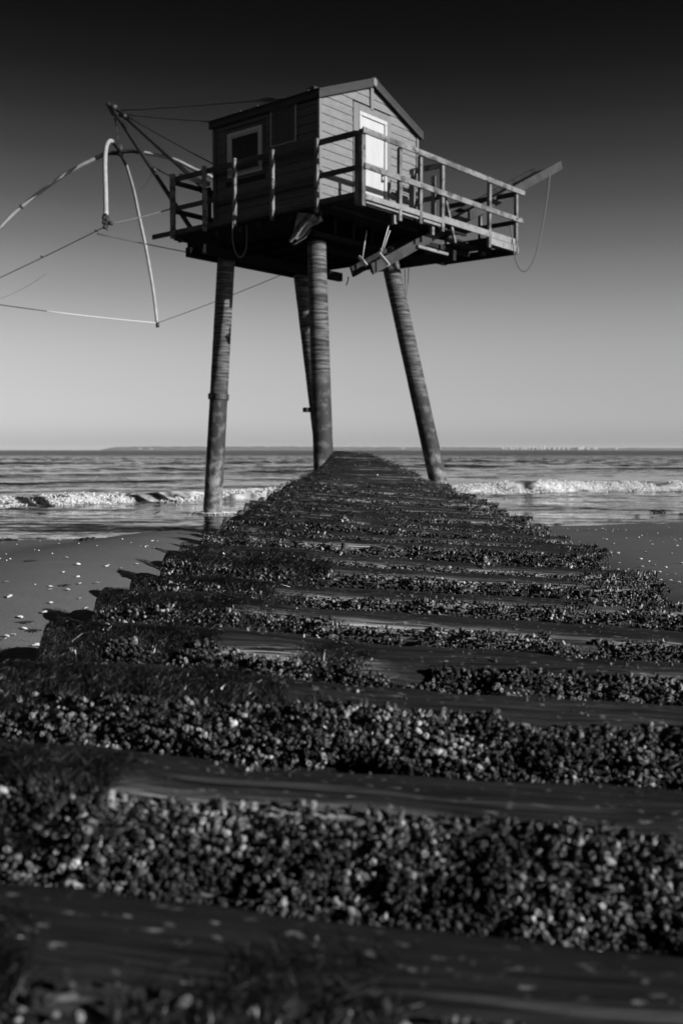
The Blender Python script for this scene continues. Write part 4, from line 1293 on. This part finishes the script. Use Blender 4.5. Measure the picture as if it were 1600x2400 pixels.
# stringers and posts that carry the sleepers
for xo in (-.42, .62):
    a = Vector((xo, .1, g_top(.1) - .33)); b = Vector((xo + AXX * 12.6, 12.6, g_top(12.6) - .33))
    m = MB(); m.beam(gr_inv @ a, gr_inv @ b, .16, .20, bev=.01); m.build('stringer', M['groyne'], groyne)
    a = Vector((xo * .7 + .1, 12.65, .62)); b = at(822 + xo * 40, 1075, 16.8)
    m = MB(); m.beam(gr_inv @ a, gr_inv @ Vector((b.x, b.y, b.z - .22)), .14, .18, bev=.01); m.build('stringer', M['groyne'], groyne)
    for s_ in (1.5, 3.9, 6.3, 8.7, 11.1, 13.5, 15.4, 16.7):
        xx = xo + AXX * s_ if s_ < 12.6 else (xo * .45 + .12)
        zt = g_top(s_) - .40 if s_ < 12.6 else .70
        m = MB(); m.tube([gr_inv @ Vector((xx, s_, -.9)), gr_inv @ Vector((xx + .01, s_, zt))], [.11, .10], 12); m.build('support_post', M['groyne'], groyne)
# rusted bolt standing out of a sleeper
bp_ = at(805, 1296, 3.92)
m = MB(); prof = []
pts = []; rr = []
for k in range(15):
    pts.append(gr_inv @ (bp_ + Vector((0.001 * k * .3, 0, k * .0032 - .006)))); rr.append(.0125 if k % 2 else .0148)
m.tube(pts, rr, 12)
bo = m.build('rusty_bolt', M['barnacle'], groyne)
N = 60
aa = RNG.uniform(0, 2 * PI, N); ra = np.abs(RNG.normal(0, .018, N)) + .008
P = np.stack([np.cos(aa) * ra + bp_.x, np.sin(aa) * ra * .8 + bp_.y - 5 - .012, np.full(N, bp_.z + .002) + .018 * np.exp(-ra / .012)], 1)
V, F = barnacle_mesh(P, np.stack([np.cos(aa) * .6, np.sin(aa) * .6, np.ones(N)], 1), RNG.uniform(.004, .008, N), RNG.uniform(.004, .009, N), 0)
tag(link('barnacles', np_mesh('barnacles', V, F), M['barnacle'], bo), kind='stuff')
for (px, py, dd) in ((806, 1222, 5.3), (1135, 1326, 3.35)):
    p = at(px, py, dd)
    N = 70
    aa = RNG.uniform(0, 2 * PI, N); ra = np.abs(RNG.normal(0, .014, N))
    P = np.stack([np.cos(aa) * ra + p.x, np.sin(aa) * ra + p.y - 5, p.z + .03 * np.exp(-ra / .012)], 1)
    V, F = barnacle_mesh(P, np.stack([np.cos(aa) * .6, np.sin(aa) * .6, np.ones(N)], 1), RNG.uniform(.005, .009, N), RNG.uniform(.005, .010, N), 0)
    tag(link('barnacle_clump', np_mesh('barnacle_clump', V, F), M['barnacle'], groyne), kind='stuff')

def shell_mesh(seed):
    rg = random.Random(seed)
    m = MB(); vs = [(0, -.9, .12)]; n = 9
    rows = 3
    vs = [(0, -1, .05)]
    for r in range(1, rows + 1):
        for k in range(n):
            a = PI * (k / (n - 1)) - PI / 2
            rad = r / rows
            x = math.sin(a) * rad * 1.0; y = -1 + (math.cos(a) * 1.5 + .35) * rad
            z = .42 * math.sin(PI * min(1, rad * .55 + .1)) * (math.cos(a) * .5 + .5) - (.25 if r == rows else 0) + (.05 if k % 2 else 0)
            vs.append((x, y, z))
    fs = [(0, 1 + k, 2 + k) for k in range(n - 1)]
    for r in range(rows - 1):
        for k in range(n - 1):
            a = 1 + r * n + k
            fs.append((a, a + n, a + n + 1, a + 1))
    m.add(vs, fs, True)
    me = m.mesh('shell')
    me.materials.append(M['shell'])
    return me
_sh = []
def SHELL_A():
    if not _sh: _sh.append(shell_mesh(0))
    return _sh[0]
# things lying on the groyne
def pebble(loc_, r, label):
    P = np.array([[0, 0, 0]]); V, F = lumps(P, np.array([r]), 3)
    o = link('pebble', np_mesh('pebble', V, F, True), M['pebble']); o.location = loc_
    sub = o.modifiers.new('s', 'SUBSURF'); sub.levels = 2; sub.render_levels = 2
    tag(o, label, 'pebble')
pebble(at(811, 1108, 13.3), .026, 'white pebble on the far timbers, nearer the front pile')
pebble(at(884, 1113, 12.9), .026, 'white pebble on the far timbers, farther from the front pile')
o = bpy.data.objects.new('sea_shell', SHELL_A()); COL.objects.link(o); o.location = at(908, 2312, .775) + Vector((0, 0, .004)); o.scale = (.008, .008, .008); o.rotation_euler = (.3, .2, .6)
tag(o, 'single white shell chip on the nearest timber at the bottom of the picture', 'shell')
st0 = at(806, 1158, 8.9)
st = MB().tube([p - st0 for p in bez([at(802, 1157, 8.95), at(840, 1160, 8.9), at(880, 1166, 8.8), at(925, 1173, 8.65), at(945, 1179, 8.5)], 6)], [.012] * 6 + [.02] * 13 + [.026] * 5 + [.008], 7).build('gap_strip', M['darkwrap'])  # dark strip added in place of a gap between timbers
st.location = st0
tag(st, 'dark crooked stick standing in for a gap between the timbers in mid groyne', 'strip')

# ------------------------------------------------------------------ shells and weed on the sand
def on_sand(px, py, lift=0.0):
    r = ray(px, py)
    z = .2
    for _ in range(12):
        t = (z - CAM_Z) / r.z
        x, y = r.x * t, r.y * t
        z = float(sand_z(np.array(x), np.array(y)))
    return Vector((x, y, z + lift))
SHELLS = [shell_mesh(i) for i in range(3)]
spots = [(448, 1280), (358, 1273), (149, 1342), (228, 1368), (159, 1383), (187, 1404), (105, 1438), (49, 1448), (119, 1384), (17, 1493), (57, 1475), (81, 1516), (43, 1521), (93, 1516), (102, 1514), (139, 1279), (249, 1328), (183, 1323), (254, 1326), (119, 1376), (24, 1399), (322, 1323), (204, 1427), (12, 1500), (284, 1333), (182, 1353), (157, 1308), (187, 1369), (15, 1365), (120, 1413), (32, 1490), (88, 1514), (202, 1428), (345, 1281),
         (1453, 1219), (1356, 1208), (1432, 1199), (1420, 1265), (1447, 1297), (1450, 1320), (1501, 1311), (1520, 1316), (1527, 1277), (1533, 1325), (1545, 1341), (1560, 1330), (1573, 1298), (1470, 1335), (1460, 1360), (1522, 1370), (1548, 1360), (1580, 1347), (1590, 1365), (1555, 1374), (1475, 1350), (1490, 1345), (1504, 1329), (1512, 1295), (1437, 1275), (1381, 1291), (1559, 1384), (1570, 1361), (1595, 1321), (1411, 1242), (1496, 1260), (1540, 1250), (1447, 1335), (1585, 1280)]
for i, (px, py) in enumerate(spots):
    o = bpy.data.objects.new('sea_shell', SHELLS[i % 3]); COL.objects.link(o)
    p = on_sand(px, py)
    sc = random.uniform(.006, .010) * (1.25 if p.y > 8 else 1.0)
    o.location = p + Vector((0, 0, sc * .25))
    o.scale = (sc, sc, sc)
    o.rotation_euler = (random.uniform(-.3, .3), random.uniform(-.3, .3), random.uniform(0, 6.28))
    right = px > 800
    tag(o, 'small white shell lying on the sand %s of the groyne' % ('to the right' if right else 'to the left'), 'shell', 'shells on the sand right of the groyne' if right else 'shells on the sand left of the groyne')
# shell grit too fine to count
N = 1500
gx = np.concatenate([RNG.uniform(-7, -.75, N // 2), RNG.uniform(1.2, 8, N // 2)]); gy = np.concatenate([RNG.uniform(1.2, 13.5, N // 2), RNG.uniform(2, 15.5, N // 2)])
kp = fbm(gx * .7, gy * .7, 301, 3) + .15 * (gx > 0) > .5
gx, gy = gx[kp], gy[kp]
V, F = lumps(np.stack([gx, gy, sand_z(gx, gy) + .001], 1), RNG.uniform(.002, .006, len(gx)), 9)
tag(link('shell_grit', np_mesh('shell_grit', V, F, True), M['shell']), 'fine white shell fragments speckling the sand', 'shell grit', kind='stuff')
# seaweed scraps
def weed_clump(p, size, label, flat=.35, seed=0):
    rg = random.Random(seed)
    m = MB()
    for k in range(26):
        a = rg.uniform(0, 2 * PI); L = size * rg.uniform(.4, 1.1)
        q0 = Vector((rg.gauss(0, size * .3), rg.gauss(0, size * .18), rg.uniform(0, size * flat * .4)))
        d = Vector((math.cos(a), math.sin(a) * .6, 0))
        pts = [q0, q0 + d * L * .35 + Vector((0, 0, size * flat * rg.uniform(.2, .7))), q0 + d * L * .7 + Vector((0, 0, size * flat * rg.uniform(.1, .5))), q0 + d * L + Vector((0, 0, -.0))]
        m.tube(bez(pts, 3), size * rg.uniform(.03, .07), 5)
    o = m.build('seaweed_clump', M['kelp']); o.location = p
    tag(o, label, 'seaweed')
for k, (px, py, s_, lab) in enumerate(((10, 1270, .16, 'large dark seaweed heap at the water edge by the left frame edge'), (395, 1252, .10, 'dark seaweed clump at the water edge left of the groyne'), (381, 1261, .09, 'flat seaweed scrap just below the clump left of the groyne'), (203, 1277, .07, 'small seaweed scrap alone on the sand left of the groyne near the water'), (335, 1266, .06, 'small seaweed scrap beside the wet edge between two others'), (415, 1256, .05, 'tiny seaweed tuft nearest the groyne at the left water edge'), (1540, 1210, .17, 'long dark seaweed clump at the right water edge'), (1492, 1216, .06, 'small dark seaweed scrap in the shallows at right'), (1258, 1233, .12, 'dark seaweed clump where the right water edge meets the groyne'), (1306, 1231, .08, 'flat seaweed scrap near the groyne at the right water edge'), (1597, 1213, .08, 'seaweed scrap at the right frame edge in the shallows'), (1426, 1224, .05, 'tiny seaweed scrap in the middle of the right water edge'), (150, 1373, .022, 'thin brown seaweed strand beside a shell on the left sand'), (62, 1460, .022, 'seaweed strand on the left sand near the third timber end'), (78, 1480, .022, 'seaweed strand lowest on the left sand'), (72, 1315, .022, 'seaweed strand higher on the left sand near the edge'))):
    p = on_sand(px, py); p.z = max(p.z, .0)
    weed_clump(p, s_, lab, .35 if s_ > .055 else .15, 40 + k)

# ------------------------------------------------------------------ sea haze
hz = MB(); hz.box(-20500, 20500, -80, 12600, -3.4, 43, .01)
hm = bpy.data.materials.new('haze'); hm.use_nodes = True
hm.node_tree.nodes.clear()
vo = hm.node_tree.nodes.new('ShaderNodeVolumePrincipled')
vo.inputs['Color'].default_value = g(.9)
vo.inputs['Density'].default_value = 3.4e-5
ho = hm.node_tree.nodes.new('ShaderNodeOutputMaterial')
hm.node_tree.links.new(vo.outputs[0], ho.inputs['Volume'])
tag(hz.build('haze', hm), 'thin pale haze over the sea', 'haze', kind='stuff')
